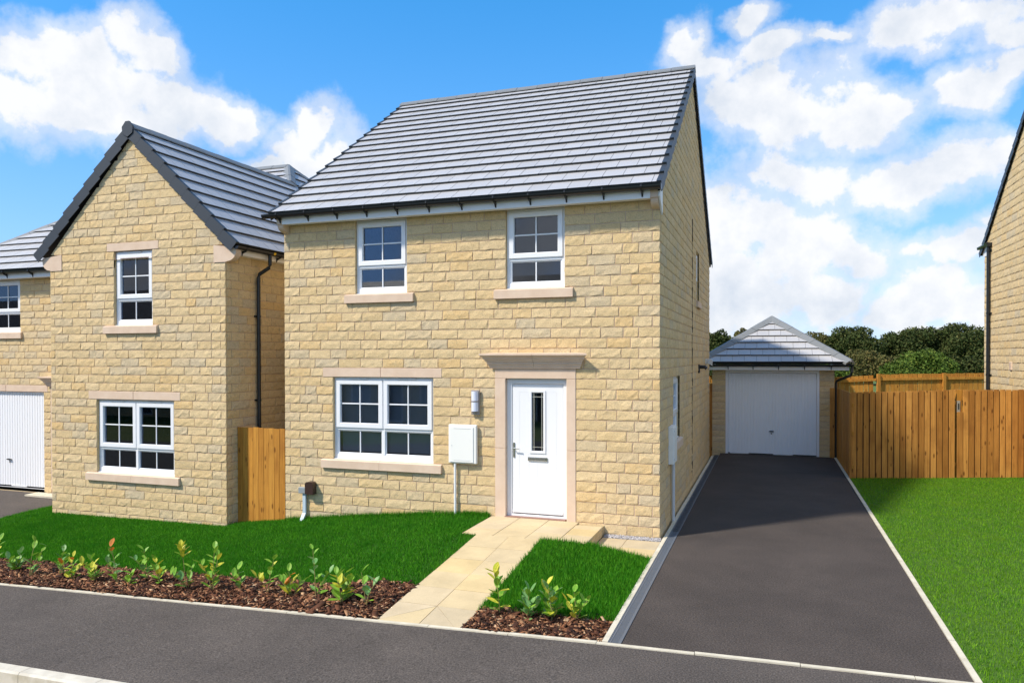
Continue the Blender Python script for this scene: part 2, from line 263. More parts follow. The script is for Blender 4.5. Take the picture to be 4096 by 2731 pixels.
# ------------------------------------------------------------------ building helpers
class MB:
    """collects faces; build() links them as ONE mesh object"""
    def __init__(s): s.v = []; s.f = []; s.m = []
    def quad(s, a, b, c, d, mi=0): n = len(s.v); s.v += [a, b, c, d]; s.f.append((n, n+1, n+2, n+3)); s.m.append(mi)
    def poly(s, pts, mi=0): n = len(s.v); s.v += list(pts); s.f.append(tuple(range(n, n+len(pts)))); s.m.append(mi)
    def box(s, x0, x1, y0, y1, z0, z1, mi=0):
        n = len(s.v); s.v += [(x0, y0, z0), (x1, y0, z0), (x1, y1, z0), (x0, y1, z0), (x0, y0, z1), (x1, y0, z1), (x1, y1, z1), (x0, y1, z1)]
        s.f += [tuple(n+i for i in q) for q in ((0, 3, 2, 1), (4, 5, 6, 7), (0, 1, 5, 4), (1, 2, 6, 5), (2, 3, 7, 6), (3, 0, 4, 7))]; s.m += [mi]*6
        return s
    def bbox(s, x0, x1, y0, y1, z0, z1, b=.004, mi=0):   # box with all edges chamfered a little
        n0 = len(s.v); P = {}
        for i, X in enumerate((x0, x1)):
            for j, Y in enumerate((y0, y1)):
                for k, Z in enumerate((z0, z1)):
                    dx, dy, dz = (b, -b)[i], (b, -b)[j], (b, -b)[k]
                    for a, p in enumerate(((X, Y+dy, Z+dz), (X+dx, Y, Z+dz), (X+dx, Y+dy, Z))):
                        P[(i, j, k, a)] = len(s.v); s.v.append(p)
        def F(*q): s.f.append(q); s.m.append(mi)
        for i in (0, 1):
            q = [P[(i, j, k, 0)] for j, k in ((0, 0), (1, 0), (1, 1), (0, 1))]; F(*(q if i else q[::-1]))
            q = [P[(j, i, k, 1)] for j, k in ((0, 0), (1, 0), (1, 1), (0, 1))]; F(*(q[::-1] if i else q))
            q = [P[(j, k, i, 2)] for j, k in ((0, 0), (1, 0), (1, 1), (0, 1))]; F(*(q if i else q[::-1]))
        for j in (0, 1):
            for k in (0, 1):
                q = [P[(0, j, k, 1)], P[(1, j, k, 1)], P[(1, j, k, 2)], P[(0, j, k, 2)]]; F(*(q if (j == 0) == (k == 1) else q[::-1]))
                q = [P[(j, 0, k, 0)], P[(j, 1, k, 0)], P[(j, 1, k, 2)], P[(j, 0, k, 2)]]; F(*(q if (j == 1) == (k == 1) else q[::-1]))
                q = [P[(j, k, 0, 0)], P[(j, k, 1, 0)], P[(j, k, 1, 1)], P[(j, k, 0, 1)]]; F(*(q if (j == 0) == (k == 0) else q[::-1]))
        for i in (0, 1):
            for j in (0, 1):
                for k in (0, 1):
                    q = [P[(i, j, k, a)] for a in range(3)]; F(*(q if (i+j+k) % 2 else q[::-1]))
        return s
    def prism(s, pts, e0, e1, mi=0, cap=True):  # pts polygon placed at both ends: lists of 3D points e0[i]->e1[i]
        n = len(s.v); k = len(e0); s.v += list(e0)+list(e1)
        for i in range(k): j = (i+1) % k; s.f.append((n+i, n+j, n+k+j, n+k+i)); s.m.append(mi)
        if cap: s.f.append(tuple(n+i for i in range(k))[::-1]); s.f.append(tuple(n+k+i for i in range(k))); s.m += [mi, mi]
        return s
    def extrude_x(s, yz, x0, x1, mi=0): return s.prism(None, [(x0, y, z) for y, z in yz], [(x1, y, z) for y, z in yz], mi)
    def extrude_y(s, xz, y0, y1, mi=0): return s.prism(None, [(x, y0, z) for x, z in xz], [(x, y1, z) for x, z in xz], mi)
    def extrude_z(s, xy, z0, z1, mi=0): return s.prism(None, [(x, y, z0) for x, y in xy], [(x, y, z1) for x, y in xy], mi)
    def tube(s, pts, r, n=10, mi=0):
        pts = [Vector(p) for p in pts]; rings = []
        for i, p in enumerate(pts):
            a = pts[max(i-1, 0)]; b = pts[min(i+1, len(pts)-1)]; d = (b-a).normalized()
            u = d.cross(Vector((0, 0, 1)) if abs(d.z) < .9 else Vector((0, 1, 0))).normalized(); w = d.cross(u)
            rr = r[i] if isinstance(r, (list, tuple)) else r
            rings.append([tuple(p+(u*math.cos(t)+w*math.sin(t))*rr) for t in [2*math.pi*q/n for q in range(n)]])
        for a, b in zip(rings, rings[1:]):
            k = len(s.v); s.v += a+b
            for i in range(n): j = (i+1) % n; s.f.append((k+i, k+j, k+n+j, k+n+i)); s.m.append(mi)
        for rg in (rings[0], rings[-1]): s.poly(rg, mi)
        return s
    def mesh(s, name, mats, base=(0, 0, 0), fix=False):
        me = bpy.data.meshes.new(name); b = base
        me.from_pydata([(x-b[0], y-b[1], z-b[2]) for x, y, z in s.v], [], s.f)
        for m in (mats if isinstance(mats, (list, tuple)) else [mats]): me.materials.append(MAT[m])
        if any(s.m): me.polygons.foreach_set('material_index', s.m)
        me.update(); return me
    def build(s, name, mats, parent=None, loc=None, smooth=False):
        base = origin(parent) if parent else Vector(loc if loc else (0, 0, 0))
        me = s.mesh(name, mats, base)
        if smooth:
            for p in me.polygons: p.use_smooth = True
        o = bpy.data.objects.new(name, me); C.objects.link(o)
        if parent: o.parent = parent
        else: o.location = base
        return o
def origin(o):
    p = Vector(o.location)
    while o.parent: o = o.parent; p += Vector(o.location)
    return p
def tag(o, label=None, cat=None, group=None, kind=None):
    if label: o['label'] = label
    if cat: o['category'] = cat
    if group: o['group'] = group
    if kind: o['kind'] = kind
    return o
def thing(name, loc, label, cat, group=None):
    o = bpy.data.objects.new(name, None); o.empty_display_size = .2; C.objects.link(o); o.location = loc; return tag(o, label, cat, group)
def place(name, me, parent, world_mat):      # an object of shared mesh data at a world place
    o = bpy.data.objects.new(name, me); C.objects.link(o); o.parent = parent
    m = world_mat.copy(); m.translation = m.translation-origin(parent); o.matrix_local = m; return o
def np_mesh(name, verts, tris, matname, attr=None):
    me = bpy.data.meshes.new(name); nv, nt_ = len(verts), len(tris)
    me.vertices.add(nv); me.vertices.foreach_set('co', np.ascontiguousarray(verts, dtype=np.float32).ravel())
    me.loops.add(nt_*3); me.loops.foreach_set('vertex_index', np.ascontiguousarray(tris, dtype=np.int32).ravel())
    me.polygons.add(nt_); me.polygons.foreach_set('loop_start', np.arange(0, nt_*3, 3, dtype=np.int32)); me.polygons.foreach_set('loop_total', np.full(nt_, 3, dtype=np.int32))
    me.materials.append(MAT[matname])
    if attr is not None:
        a = me.attributes.new('tone', 'FLOAT', 'POINT'); a.data.foreach_set('value', attr.astype(np.float32))
    me.update(); me.validate(); return me
def frame(o, eu, ev):       # rotation+place from two unit axes
    eu = Vector(eu); ev = Vector(ev); en = eu.cross(ev); m = Matrix((eu, ev, en)).transposed().to_4x4(); m.translation = Vector(o); return m

# ---- walling stones --------------------------------------------------------
STONE_POOL = {}
def stone_mesh(L, H=.14, variant=0):
    key = (round(L, 3), round(H, 3), variant)
    if key in STONE_POOL: return STONE_POOL[key]
    r = random.Random(hash(key)); nx, nz = (7, 4) if L > .2 else (4, 4); mb = MB()
    # local x along, y = out of the wall is -y, z up
    xs = [0, .012]+[.012+(L-.024)*i/(nx-3) for i in range(1, nx-3)]+[L-.012, L]; zs = [0, .014, .014+(H-.028)*.55, H]
    xs = xs[:1]+xs[1:]; top = r.uniform(.004, .009); G = {}
    for j, z in enumerate(zs):
        for i, x in enumerate(xs):
            edge = i in (0, len(xs)-1) or j in (0, len(zs)-1)
            y = r.uniform(-.0025, .0005) if edge else -(top*(.55+.5*(1-j/len(zs)))+r.uniform(-.004, .0045))
            if j == 1 and not edge: y *= r.uniform(.55, 1.15)
            dx = 0 if i in (0, len(xs)-1) else r.uniform(-.012, .012)*(L/.3); dz = 0 if j in (0, len(zs)-1) else r.uniform(-.012, .014)
            G[(i, j)] = len(mb.v); mb.v.append((x+dx, y, z+dz))
    nx = len(xs); nz = len(zs)
    for i in range(nx-1):
        for j in range(nz-1): mb.f.append((G[(i, j)], G[(i+1, j)], G[(i+1, j+1)], G[(i, j+1)])); mb.m.append(0)
    ring = [(i, 0) for i in range(nx)]+[(nx-1, j) for j in range(1, nz)]+[(i, nz-1) for i in range(nx-2, -1, -1)]+[(0, j) for j in range(nz-2, 0, -1)]
    n = len(mb.v)
    for (i, j) in ring: x, y, z = mb.v[G[(i, j)]]; mb.v.append((x, .028, z))
    for a in range(len(ring)):
        b = (a+1) % len(ring); mb.f.append((G[ring[b]], G[ring[a]], n+a, n+b)); mb.m.append(0)
    me = mb.mesh('stone', 'stone'); STONE_POOL[key] = (me, np.array(mb.v), mb.f); return STONE_POOL[key]
def clip_half(poly, a, b, c):   # keep a*x+b*y<=c
    out = []
    for i in range(len(poly)):
        p, q = poly[i], poly[(i+1) % len(poly)]; dp = a*p[0]+b*p[1]-c; dq = a*q[0]+b*q[1]-c
        if dp <= 0: out.append(p)
        if dp*dq < 0: t = dp/(dp-dq); out.append((p[0]+(q[0]-p[0])*t, p[1]+(q[1]-p[1])*t))
    return out
def area(poly): return abs(sum(poly[i][0]*poly[(i+1) % len(poly)][1]-poly[(i+1) % len(poly)][0]*poly[i][1] for i in range(len(poly))))/2 if len(poly) > 2 else 0
class Stones:
    """courses of blocks on one wall face; first `limit` pieces become objects, the rest are kept for one joined part"""
    def __init__(s, wall, limit): s.wall = wall; s.limit = limit; s.rest_v = []; s.rest_f = []; s.items = []
    def lay(s, M, u0, u1, z0, ncourse, holes=(), slopes=(), h=.15, quoin=(True, True), seed=1, prio=0):
        r = random.Random(seed); prev = []
        for k in range(ncourse):
            za, zb_ = z0+k*h, z0+(k+1)*h; zm = (za+zb_)/2; iv = [(u0, u1)]
            for (a, b, p, q) in holes:
                if p < zm < q:
                    nv = []
                    for (x, y) in iv:
                        if b <= x or a >= y: nv.append((x, y)); continue
                        if a > x: nv.append((x, a))
                        if b < y: nv.append((b, y))
                    iv = nv
            joints = []
            for (x, y) in iv:
                cuts = [x]; end = y
                if quoin[0] and x == u0: cuts.append(x+(.105 if k % 2 else .30))
                last = None
                if quoin[1] and y == u1: last = y-(.105 if (k+1) % 2 else .30)
                end = last if last else y
                while end-cuts[-1] > .58:
                    for _ in range(9):
                        L = r.choice((.30, .30, .34, .45, .45, .38, .41)); c = cuts[-1]+L
                        if all(abs(c-j) > .05 for j in prev) and end-c > .12: break
                    cuts.append(c)
                rem = end-cuts[-1]
                if rem > .46: cuts.append(cuts[-1]+rem*r.choice((.4, .6, .5)))
                cuts.append(end)
                if last: cuts.append(y)
                cuts = sorted(set(round(c, 4) for c in cuts))
                for a, b in zip(cuts, cuts[1:]):
                    joints.append(b); s.piece(M, a+(.005 if a > x else 0), b-(.005 if b < y else 0), za+.005, zb_-.005, slopes, r, prio)
            prev = joints
    def piece(s, M, a, b, za, zb_, slopes, r, prio):
        if b-a < .035: return
        poly = [(a, za), (b, za), (b, zb_), (a, zb_)]; full = area(poly)
        for (p, q, c) in slopes: poly = clip_half(poly, p, q, c)
        if area(poly) < .0015: return
        if area(poly) < full*.995: s.items.append((prio+1, M, None, poly)); return
        L = round((b-a)/.005)*.005; H = round(zb_-za, 3)
        s.items.append((prio, M, (max(L, .02), H, r.randrange(5), (b-a)/max(L, .02)), (a, za)))
    def finish(s, rest_name='stone_courses', order=None):
        if order: s.items.sort(key=order)
        n = 0
        for (pr, M, key, at) in s.items:
            if key:
                me, V, F = stone_mesh(key[0], key[1], key[2])
                if n < s.limit and pr == 0: place('stone', me, s.wall, M @ Matrix.Translation((at[0], 0, at[1]))); n += 1; continue
                W = [tuple(M @ Vector((v[0]+at[0], v[1], v[2]+at[1]))) for v in V]; k = len(s.rest_v); s.rest_v += W; s.rest_f += [tuple(k+i for i in f) for f in F]
            else:
                e0 = [tuple(M @ Vector((x, -.006, z))) for x, z in at]; e1 = [tuple(M @ Vector((x, .028, z))) for x, z in at]
                mb = MB(); mb.prism(None, e0, e1)
                if n < s.limit and pr <= 1: mb.build('stone', 'stone', s.wall); n += 1; continue
                k = len(s.rest_v); s.rest_v += mb.v; s.rest_f += [tuple(k+i for i in f) for f in mb.f]
        if s.rest_v:
            mb = MB(); mb.v = s.rest_v; mb.f = s.rest_f; mb.m = [0]*len(mb.f); o = mb.build(rest_name, 'stone', s.wall); o['kind'] = 'stuff'
def holed(mb, M, u0, u1, z0, z1, holes, d0, d1, mi=0, side=1):
    """a slab in the (u, z) plane with rectangular openings; depth d0 (face) to d1"""
    us = sorted({u0, u1}|{min(max(h[i], u0), u1) for h in holes for i in (0, 1)}); zs = sorted({z0, z1}|{min(max(h[i], z0), z1) for h in holes for i in (2, 3)})
    inh = lambda u, z: any(a < u < b and p < z < q for a, b, p, q in holes)
    T = lambda u, d, z: tuple(M @ Vector((u, d, z)))
    for a, b in zip(us, us[1:]):
        for p, q in zip(zs, zs[1:]):
            if inh((a+b)/2, (p+q)/2): continue
            mb.quad(T(a, d0, p), T(b, d0, p), T(b, d0, q), T(a, d0, q), mi); mb.quad(T(b, d1, p), T(a, d1, p), T(a, d1, q), T(b, d1, q), mi)
    for a, b, p, q in holes:
        mb.quad(T(a, d0, p), T(a, d0, q), T(a, d1, q), T(a, d1, p), side); mb.quad(T(b, d0, q), T(b, d0, p), T(b, d1, p), T(b, d1, q), side)
        mb.quad(T(a, d0, q), T(b, d0, q), T(b, d1, q), T(a, d1, q), side); mb.quad(T(b, d0, p), T(a, d0, p), T(a, d1, p), T(b, d1, p), side)
    for (a, b) in ((u0, 1), (u1, -1)): mb.quad(T(a, d0, z0), T(a, d0, z1), T(a, d1, z1), T(a, d1, z0), mi)
    mb.quad(T(u0, d0, z1), T(u1, d0, z1), T(u1, d1, z1), T(u0, d1, z1), mi)

# ---- roof slopes -----------------------------------------------------------
class Slope:
    def __init__(s, O, eu, ev): s.O = Vector(O); s.eu = Vector(eu).normalized(); s.ev = Vector(ev).normalized(); s.en = s.eu.cross(s.ev); s.M = frame(s.O, s.eu, s.ev)
    def P(s, u, v, n=0.): return tuple(s.O+s.eu*u+s.ev*v+s.en*n)
    def uv(s, p): d = Vector(p)-s.O; return d.dot(s.eu), d.dot(s.ev)
TILE_T = .034; TILE_LIFT = .040
FULL_TILE = {}
def tile_prism(poly, v0, g, off=(0, 0)):
    b = lambda v: TILE_LIFT*(1-(v-v0)/(g+.05)); e0 = [(u-off[0], v-off[1], b(v)) for u, v in poly]; e1 = [(u-off[0], v-off[1], b(v)+TILE_T) for u, v in poly]
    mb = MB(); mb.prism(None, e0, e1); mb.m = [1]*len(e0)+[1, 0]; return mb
def lay_tiles(S, poly, g, w, part, limit, matname='roof_tile', stagger=.5, name='roof_tile', rest_name='roof_tiles_beyond'):
    """poly: convex outline in (u, v), counter-clockwise; part: the roof the tiles belong to"""
    us = [p[0] for p in poly]; vs = [p[1] for p in poly]; nrow = int(math.ceil((max(vs)-1e-6-min(vs))/g)); rest = MB(); n = 0
    edges = [(poly[i], poly[(i+1) % len(poly)]) for i in range(len(poly))]
    for i in range(nrow):
        v0 = min(vs)+i*g; u = min(us)-(w*stagger if i % 2 else 0)
        while u < max(us):
            r = [(u+.003, v0), (u+w-.003, v0), (u+w-.003, v0+g+.05), (u+.003, v0+g+.05)]; q = r
            for (a, b) in edges:
                nx, ny = b[1]-a[1], -(b[0]-a[0]); q = clip_half(q, nx, ny, nx*a[0]+ny*a[1]+1e-9)
                if len(q) < 3: break
            ar = area(q)
            if ar > .003:
                if ar > area(r)*.999:
                    k = (round(w, 3), round(g, 3), matname)
                    if k not in FULL_TILE: FULL_TILE[k] = tile_prism(r, v0, g, (u, v0)).mesh('roof_tile', [matname, 'tile_edge_shade'])
                    if n < limit:
                        j = random.uniform(-.003, .003); m = S.M @ Matrix.Translation((u, v0+j, abs(j)*.5)); place(name, FULL_TILE[k], part, m); n += 1
                    else:
                        mb = tile_prism(r, v0, g); kk = len(rest.v); rest.v += [S.P(*p) for p in mb.v]; rest.f += [tuple(kk+x for x in f) for f in mb.f]; rest.m += mb.m
                else:
                    mb = tile_prism(q, v0, g)
                    if n < limit: mb.v = [S.P(*p) for p in mb.v]; mb.build(name, [matname, 'tile_edge_shade'], part); n += 1
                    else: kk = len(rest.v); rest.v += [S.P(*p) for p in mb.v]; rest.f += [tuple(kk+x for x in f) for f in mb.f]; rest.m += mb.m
            u += w
    if rest.v: rest.build(rest_name, [matname, 'tile_edge_shade'], part)['kind'] = 'stuff'
    return n
def ridge_pieces(a, b, half, drop, part, L=.45, matname='ridge_tile', name='ridge_tile', lift=.0, t=.018):
    """angular cap tiles along a ridge or hip from a to b; cross-section opens downwards"""
    a = Vector(a); b = Vector(b); d = (b-a); n = max(1, round(d.length/L)); d.normalize(); h = Vector((d.y, -d.x, 0)).normalized(); up = h.cross(d)
    if up.z < 0: up = -up
    step = (b-a)/n; prof = [(-half, -drop), (-half*.18, lift), (half*.18, lift), (half, -drop), (half, -drop-t*1.3), (0, lift-t*1.6), (-half, -drop-t*1.3)]
    for i in range(n):
        p = a+step*i+d*.004; q = a+step*(i+1)-d*.004; k = .004 if i % 2 else 0
        mb = MB(); mb.prism(None, [tuple(p+h*x+up*(z+k)) for x, z in prof], [tuple(q+h*x+up*(z+k)) for x, z in prof]); mb.build(name, matname, part)
def verge_units(S, u, out, g, nrow, part, v_from=0, drop=.12, matname='verge', topw=.055):
    """stepped verge caps along a gable edge at u; out=+1/-1 is the outward side"""
    for i in range(nrow):
        v0 = v_from+i*g; v1 = v0+g+.012; b = lambda v: TILE_LIFT*(1-(v-v0)/(g+.05))+TILE_T
        a, c = (u-topw, u+.012) if out > 0 else (u-.012, u+topw); mb = MB()
        e0 = [S.P(a, v0, b(v0)-.001), S.P(c, v0, b(v0)-.001), S.P(c, v0, b(v0)+.010), S.P(a, v0, b(v0)+.010)]; e1 = [S.P(a, v1, b(v1)-.001), S.P(c, v1, b(v1)-.001), S.P(c, v1, b(v1)+.010), S.P(a, v1, b(v1)+.010)]
        mb.prism(None, e0, e1)
        a2, c2 = (u, u+.012) if out > 0 else (u-.012, u)
        mb.prism(None, [S.P(a2, v0, -drop+b(v0)*.6), S.P(c2, v0, -drop+b(v0)*.6), S.P(c2, v0, b(v0)-.0005), S.P(a2, v0, b(v0)-.0005)], [S.P(a2, v1-.014, -drop+.01), S.P(c2, v1-.014, -drop+.01), S.P(c2, v1-.014, b(v1)-.0005), S.P(a2, v1-.014, b(v1)-.0005)])
        mb.build('verge_cap', matname, part)
def gutter(mb, x0, x1, y, z, r=.056, axis='x'):
    pts = []
    for i in range(9): t = math.pi+math.pi*i/8; pts.append((math.cos(t)*r, math.sin(t)*r))
    inner = [(px*.86, pz*.86) for px, pz in pts][::-1]; prof = pts+inner
    if axis == 'x': mb.extrude_x([(y+a, z+b) for a, b in prof], x0, x1)
    else: mb.extrude_y([(y+a, z+b) for a, b in prof], x0, x1)
    return mb

# ---- windows and doors -----------------------------------------------------
def ring(mb, x0, x1, z0, z1, w, y0, y1, mi=0, b=.005):
    """mitred frame of four members with chamfered inner edge (front y0, back y1)"""
    wl, wr, wt, wb = w if isinstance(w, tuple) else (w, w, w, w)
    O = [(x0, z0), (x1, z0), (x1, z1), (x0, z1)]; I = [(x0+wl, z0+wb), (x1-wr, z0+wb), (x1-wr, z1-wt), (x0+wl, z1-wt)]
    K = [(x0+wl-b*2, z0+wb-b*2), (x1-wr+b*2, z0+wb-b*2), (x1-wr+b*2, z1-wt+b*2), (x0+wl-b*2, z1-wt+b*2)]
    for i in range(4):
        j = (i+1) % 4; f = lambda p, y: (p[0], y, p[1])
        mb.quad(f(O[i], y0), f(O[j], y0), f(K[j], y0), f(K[i], y0), mi); mb.quad(f(K[i], y0), f(K[j], y0), f(I[j], y0+b*2), f(I[i], y0+b*2), mi)
        mb.quad(f(I[i], y0+b*2), f(I[j], y0+b*2), f(I[j], y1), f(I[i], y1), mi); mb.quad(f(O[j], y0), f(O[i], y0), f(O[i], y1), f(O[j], y1), mi)
def window(house, x0, x1, z0, z1, y, bays=1, lower=.45, vents=True, blind=None, sillnose=True, T=None):
    """uPVC window: outer frame, opening sash over a fixed light in each bay, astragal bars, panes. y is the outer face of the frame"""
    mb = MB(); ring(mb, x0, x1, z0, z1, (.055, .055, .06, .075), y, y+.06)
    zt = z0+lower; bw = (x1-x0)/bays
    for i in range(bays):
        a = x0+bw*i; b = a+bw
        if i: mb.box(a-.025, a+.025, y+.001, y+.06, z0+.075, z1-.06)
    mb.box(x0+.055, x1-.055, y+.002, y+.058, zt-.03, zt+.03)
    win = mb.build('window', 'upvc', house)
    kids = []
    def sub(name, m, mt): kids.append(m.build(name, mt, win))
    for i in range(bays):
        a = x0+bw*i+(.04 if i == 0 else .012); b = x0+bw*(i+1)-(.04 if i == bays-1 else .012); m = MB(); ring(m, a, b, zt+.012, z1-.045, .075, y-.018, y+.03); sub('sash', m, 'upvc')
        ga, gb, gz0, gz1 = a+.075, b-.075, zt+.087, z1-.12; gy = y+.012
        m = MB(); m.box(ga-.01, gb+.01, gy+.012, gy+.018, gz0-.01, gz1+.01); sub('pane', m, 'glass')
        m = MB(); xm = (ga+gb)/2; m.bbox(xm-.011, xm+.011, gy-.002, gy+.010, gz0, gz1, .004); sub('glazing_bar', m, 'upvc')
        m = MB(); zm = (gz0+gz1)/2; m.bbox(ga, xm-.0115, gy-.001, gy+.009, zm-.011, zm+.011, .004); m.bbox(xm+.0115, gb, gy-.001, gy+.009, zm-.011, zm+.011, .004); sub('glazing_bar', m, 'upvc')
        la, lb = x0+bw*i+(.055 if i == 0 else .025), x0+bw*(i+1)-(.055 if i == bays-1 else .025); lz0, lz1 = z0+.075, zt-.03
        m = MB(); ring(m, la, lb, lz0, lz1, .022, y+.014, y+.04); sub('bead', m, 'upvc')
        m = MB(); m.box(la+.015, lb-.015, y+.030, y+.036, lz0+.015, lz1-.015); sub('pane', m, 'glass')
        m = MB(); xm = (la+lb)/2; m.bbox(xm-.011, xm+.011, y+.016, y+.028, lz0+.022, lz1-.022, .004); sub('glazing_bar', m, 'upvc')
        if vents: m = MB(); m.bbox(xm-.16, xm+.16, y-.022, y-.0185, z1-.034, z1-.012, .0015); m.bbox(xm-.165, xm+.165, y-.018, y-.0005, z1-.038, z1-.008, .003); sub('trickle_vent', m, 'upvc_trim')
    if sillnose: m = MB(); m.extrude_x([(y-.035, z0-.012), (y+.05, z0-.012), (y+.05, z0-.001), (y-.0005, z0-.001), (y-.035, z0-.004)], x0-.012, x1+.012); m.box(x0-.011, x1+.011, y-.0345, y-.028, z0-.028, z0-.0125); sub('sill_nose', m, 'upvc_trim')
    if blind == 'vertical':
        m = MB(); n = int((x1-x0-.14)/.088)
        for i in range(n): xx = x0+.08+i*.088; m.quad((xx, y+.115, z0+.11), (xx+.085, y+.145, z0+.11), (xx+.085, y+.145, z1-.1), (xx, y+.115, z1-.1))
        sub('blind', m, 'blind')
    if blind == 'venetian':
        m = MB(); n = int((z1-z0-.16)/.034)
        for i in range(n): zz = z0+.09+i*.034; m.quad((x0+.07, y+.11, zz), (x1-.07, y+.11, zz), (x1-.07, y+.130, zz+.019), (x0+.07, y+.130, zz+.019))
        sub('blind', m, 'blind_pale')
    if T is not None:
        for o in [win]: o.matrix_local = T
    return win
def bars(mb, x0, x1, y, z0, z1): mb.box(x0, x1, y, y+.006, z0, z1)
def front_door(house, ox, oz, y):
    """door set drawn with its frame from x=-2.31..-1.365, shifted by ox, oz; y is the frame face"""
    X = lambda v: v+ox; Z = lambda v: v+oz
    m = MB(); ring(m, X(-2.315), X(-1.36), Z(.165), Z(2.245), (.082, .072, .078, .03), y, y+.07); d = m.build('door_frame', 'upvc', house)
    m = MB(); x0, x1, z0, z1 = X(-2.228), X(-1.437), Z(.205), Z(2.162); gx0, gx1, gz0, gz1 = X(-1.925), X(-1.738), Z(1.155), Z(2.04)
    yy = y+.014
    holed(m, Matrix.Identity(4), x0, x1, z0, z1, [(gx0, gx1, gz0, gz1)], yy, yy+.045, 0, 0)
    door = m.build('door', 'upvc', house)
    def sub(n, m, mt): return m.build(n, mt, door)
    m = MB(); ring(m, gx0-.03, gx1+.03, gz0-.03, gz1+.03, .035, yy-.012, yy-.0005); sub('glazing_trim', m, 'upvc')
    m = MB(); m.box(gx0-.0, gx1+.0, yy+.012, yy+.018, gz0, gz1); sub('pane', m, 'glass')
    m = MB(); w = .0045
    for fx in (.17, .83): xx = gx0+(gx1-gx0)*fx; m.box(xx-w, xx+w, yy+.008, yy+.0115, gz0, gz1)
    for fz in (.07, .925): zz = gz0+(gz1-gz0)*fz; m.box(gx0, gx1, yy+.0065, yy+.0078, zz-w, zz+w)
    sub('lead_strips', m, 'lead_strip')
    for (a, b) in ((x0+.10, gx0-.045), (gx1+.045, x1-.10)):            # cottage grooves either side of the glass and below
        m = MB(); m.box(a, b, yy-.0018, yy-.0003, Z(2.045), Z(2.049)); m.box(a, a+.004, yy-.0018, yy-.0003, Z(.42), Z(2.045)); m.box(b-.004, b, yy-.0018, yy-.0003, Z(.42), Z(2.045)); sub('panel_moulding', m, 'upvc_trim')
    m = MB(); m.box(x0+.10, x1-.10, yy-.0018, yy-.0003, Z(.40), Z(.405)); m.box(X(-1.838), X(-1.834), yy-.0018, yy-.0003, Z(.42), Z(.98)); sub('panel_moulding', m, 'upvc_trim')
    m = MB(); m.bbox(X(-1.985), X(-1.677), yy-.018, yy-.0005, Z(1.01), Z(1.066), .004); m.bbox(X(-1.965), X(-1.697), yy-.026, yy-.0185, Z(1.02), Z(1.056), .003); sub('letter_plate', m, 'chrome')
    m = MB(); m.bbox(X(-2.222), X(-2.192), yy-.012, yy-.0005, Z(1.05), Z(1.275), .003); m.tube([(X(-2.207), yy-.0125, Z(1.19)), (X(-2.207), yy-.05, Z(1.19)), (X(-2.11), yy-.052, Z(1.188))], .009, 8); m.box(X(-2.212), X(-2.202), yy-.0135, yy-.0122, Z(1.075), Z(1.10)); sub('handle', m, 'chrome')
    m = MB(); m.extrude_x([(yy-.022, Z(.222)), (yy-.0005, Z(.222)), (yy-.0005, Z(.268)), (yy-.006, Z(.268)), (yy-.022, Z(.235))], x0+.005, x1-.005); sub('weather_bar', m, 'upvc')
    m = MB(); m.box(x0, x1, yy-.002, yy+.03, Z(.196), Z(.2045)); sub('draught_seal', m, 'seal')
    m = MB(); m.box(X(-2.335), X(-1.385), y-.075, y+.06, Z(.140), Z(.1645)); m.build('threshold', 'cast_threshold', house)
    return door
mat('cast_threshold', (.30, .17, .13), .7)
def surround(house, ox, oz, yf):
    X = lambda v: v+ox; Z = lambda v: v+oz
    for (a, b) in ((-2.488, -2.318), (-1.362, -1.222)):
        for (p, q) in ((.12, 1.19), (1.194, 2.247)): m = MB(); m.bbox(X(a), X(b), yf-.012, yf+.10, Z(p), Z(q), .004); m.build('door_jamb', 'cast_stone', house)
    m = MB(); m.bbox(X(-2.488), X(-1.222), yf-.012, yf+.10, Z(2.250), Z(2.405), .004); m.build('door_head', 'cast_stone', house)
    prof = [(-.012, 2.405), (-.040, 2.405), (-.040, 2.425), (-.052, 2.430), (-.052, 2.448), (-.068, 2.462), (-.068, 2.478), (-.012, 2.478)]
    prof2 = [(-.012, 2.480), (-.075, 2.480), (-.075, 2.500), (-.090, 2.506), (-.098, 2.528), (-.120, 2.545), (-.120, 2.560), (-.150, 2.585), (-.165, 2.600), (-.165, 2.625), (-.02, 2.637), (-.012, 2.637)]
    for pf, a, b in ((prof, -2.535, -1.175), (prof2, -2.535, -1.175)):
        # returns are mitred: each end steps out as far as the front does
        for k, (s0, s1) in enumerate((((a), (a+b)/2-.002), ((a+b)/2+.002, b))):
            m = MB(); e0 = [(X(s0+(p+.012)*(1 if k == 0 else 0)), yf+p, Z(z)) for p, z in pf]; e1 = [(X(s1-(p+.012)*(1 if k == 1 else 0)), yf+p, Z(z)) for p, z in pf]
            m.prism(None, e0, e1); m.build('cornice', 'cast_stone', house)
def sill(house, x0, x1, z0, z1, yf, parts=1):
    w = (x1-x0)/parts
    for i in range(parts):
        a, b = x0+w*i+(.002 if i else 0), x0+w*(i+1)-(.002 if i < parts-1 else 0); m = MB()
        m.extrude_x([(yf-.052, z0), (yf+.10, z0), (yf+.10, z1), (yf-.002, z1), (yf-.052, z1-.018)], a, b); m.build('window_sill', 'cast_stone', house)
def lintel(house, x0, x1, z0, z1, yf, parts=1):
    w = (x1-x0)/parts
    for i in range(parts): m = MB(); m.bbox(x0+w*i+(.003 if i else 0), x0+w*(i+1)-(.003 if i < parts-1 else 0), yf-.008, yf+.10, z0+.001, z1, .004); m.build('lintel', 'cast_stone', house)
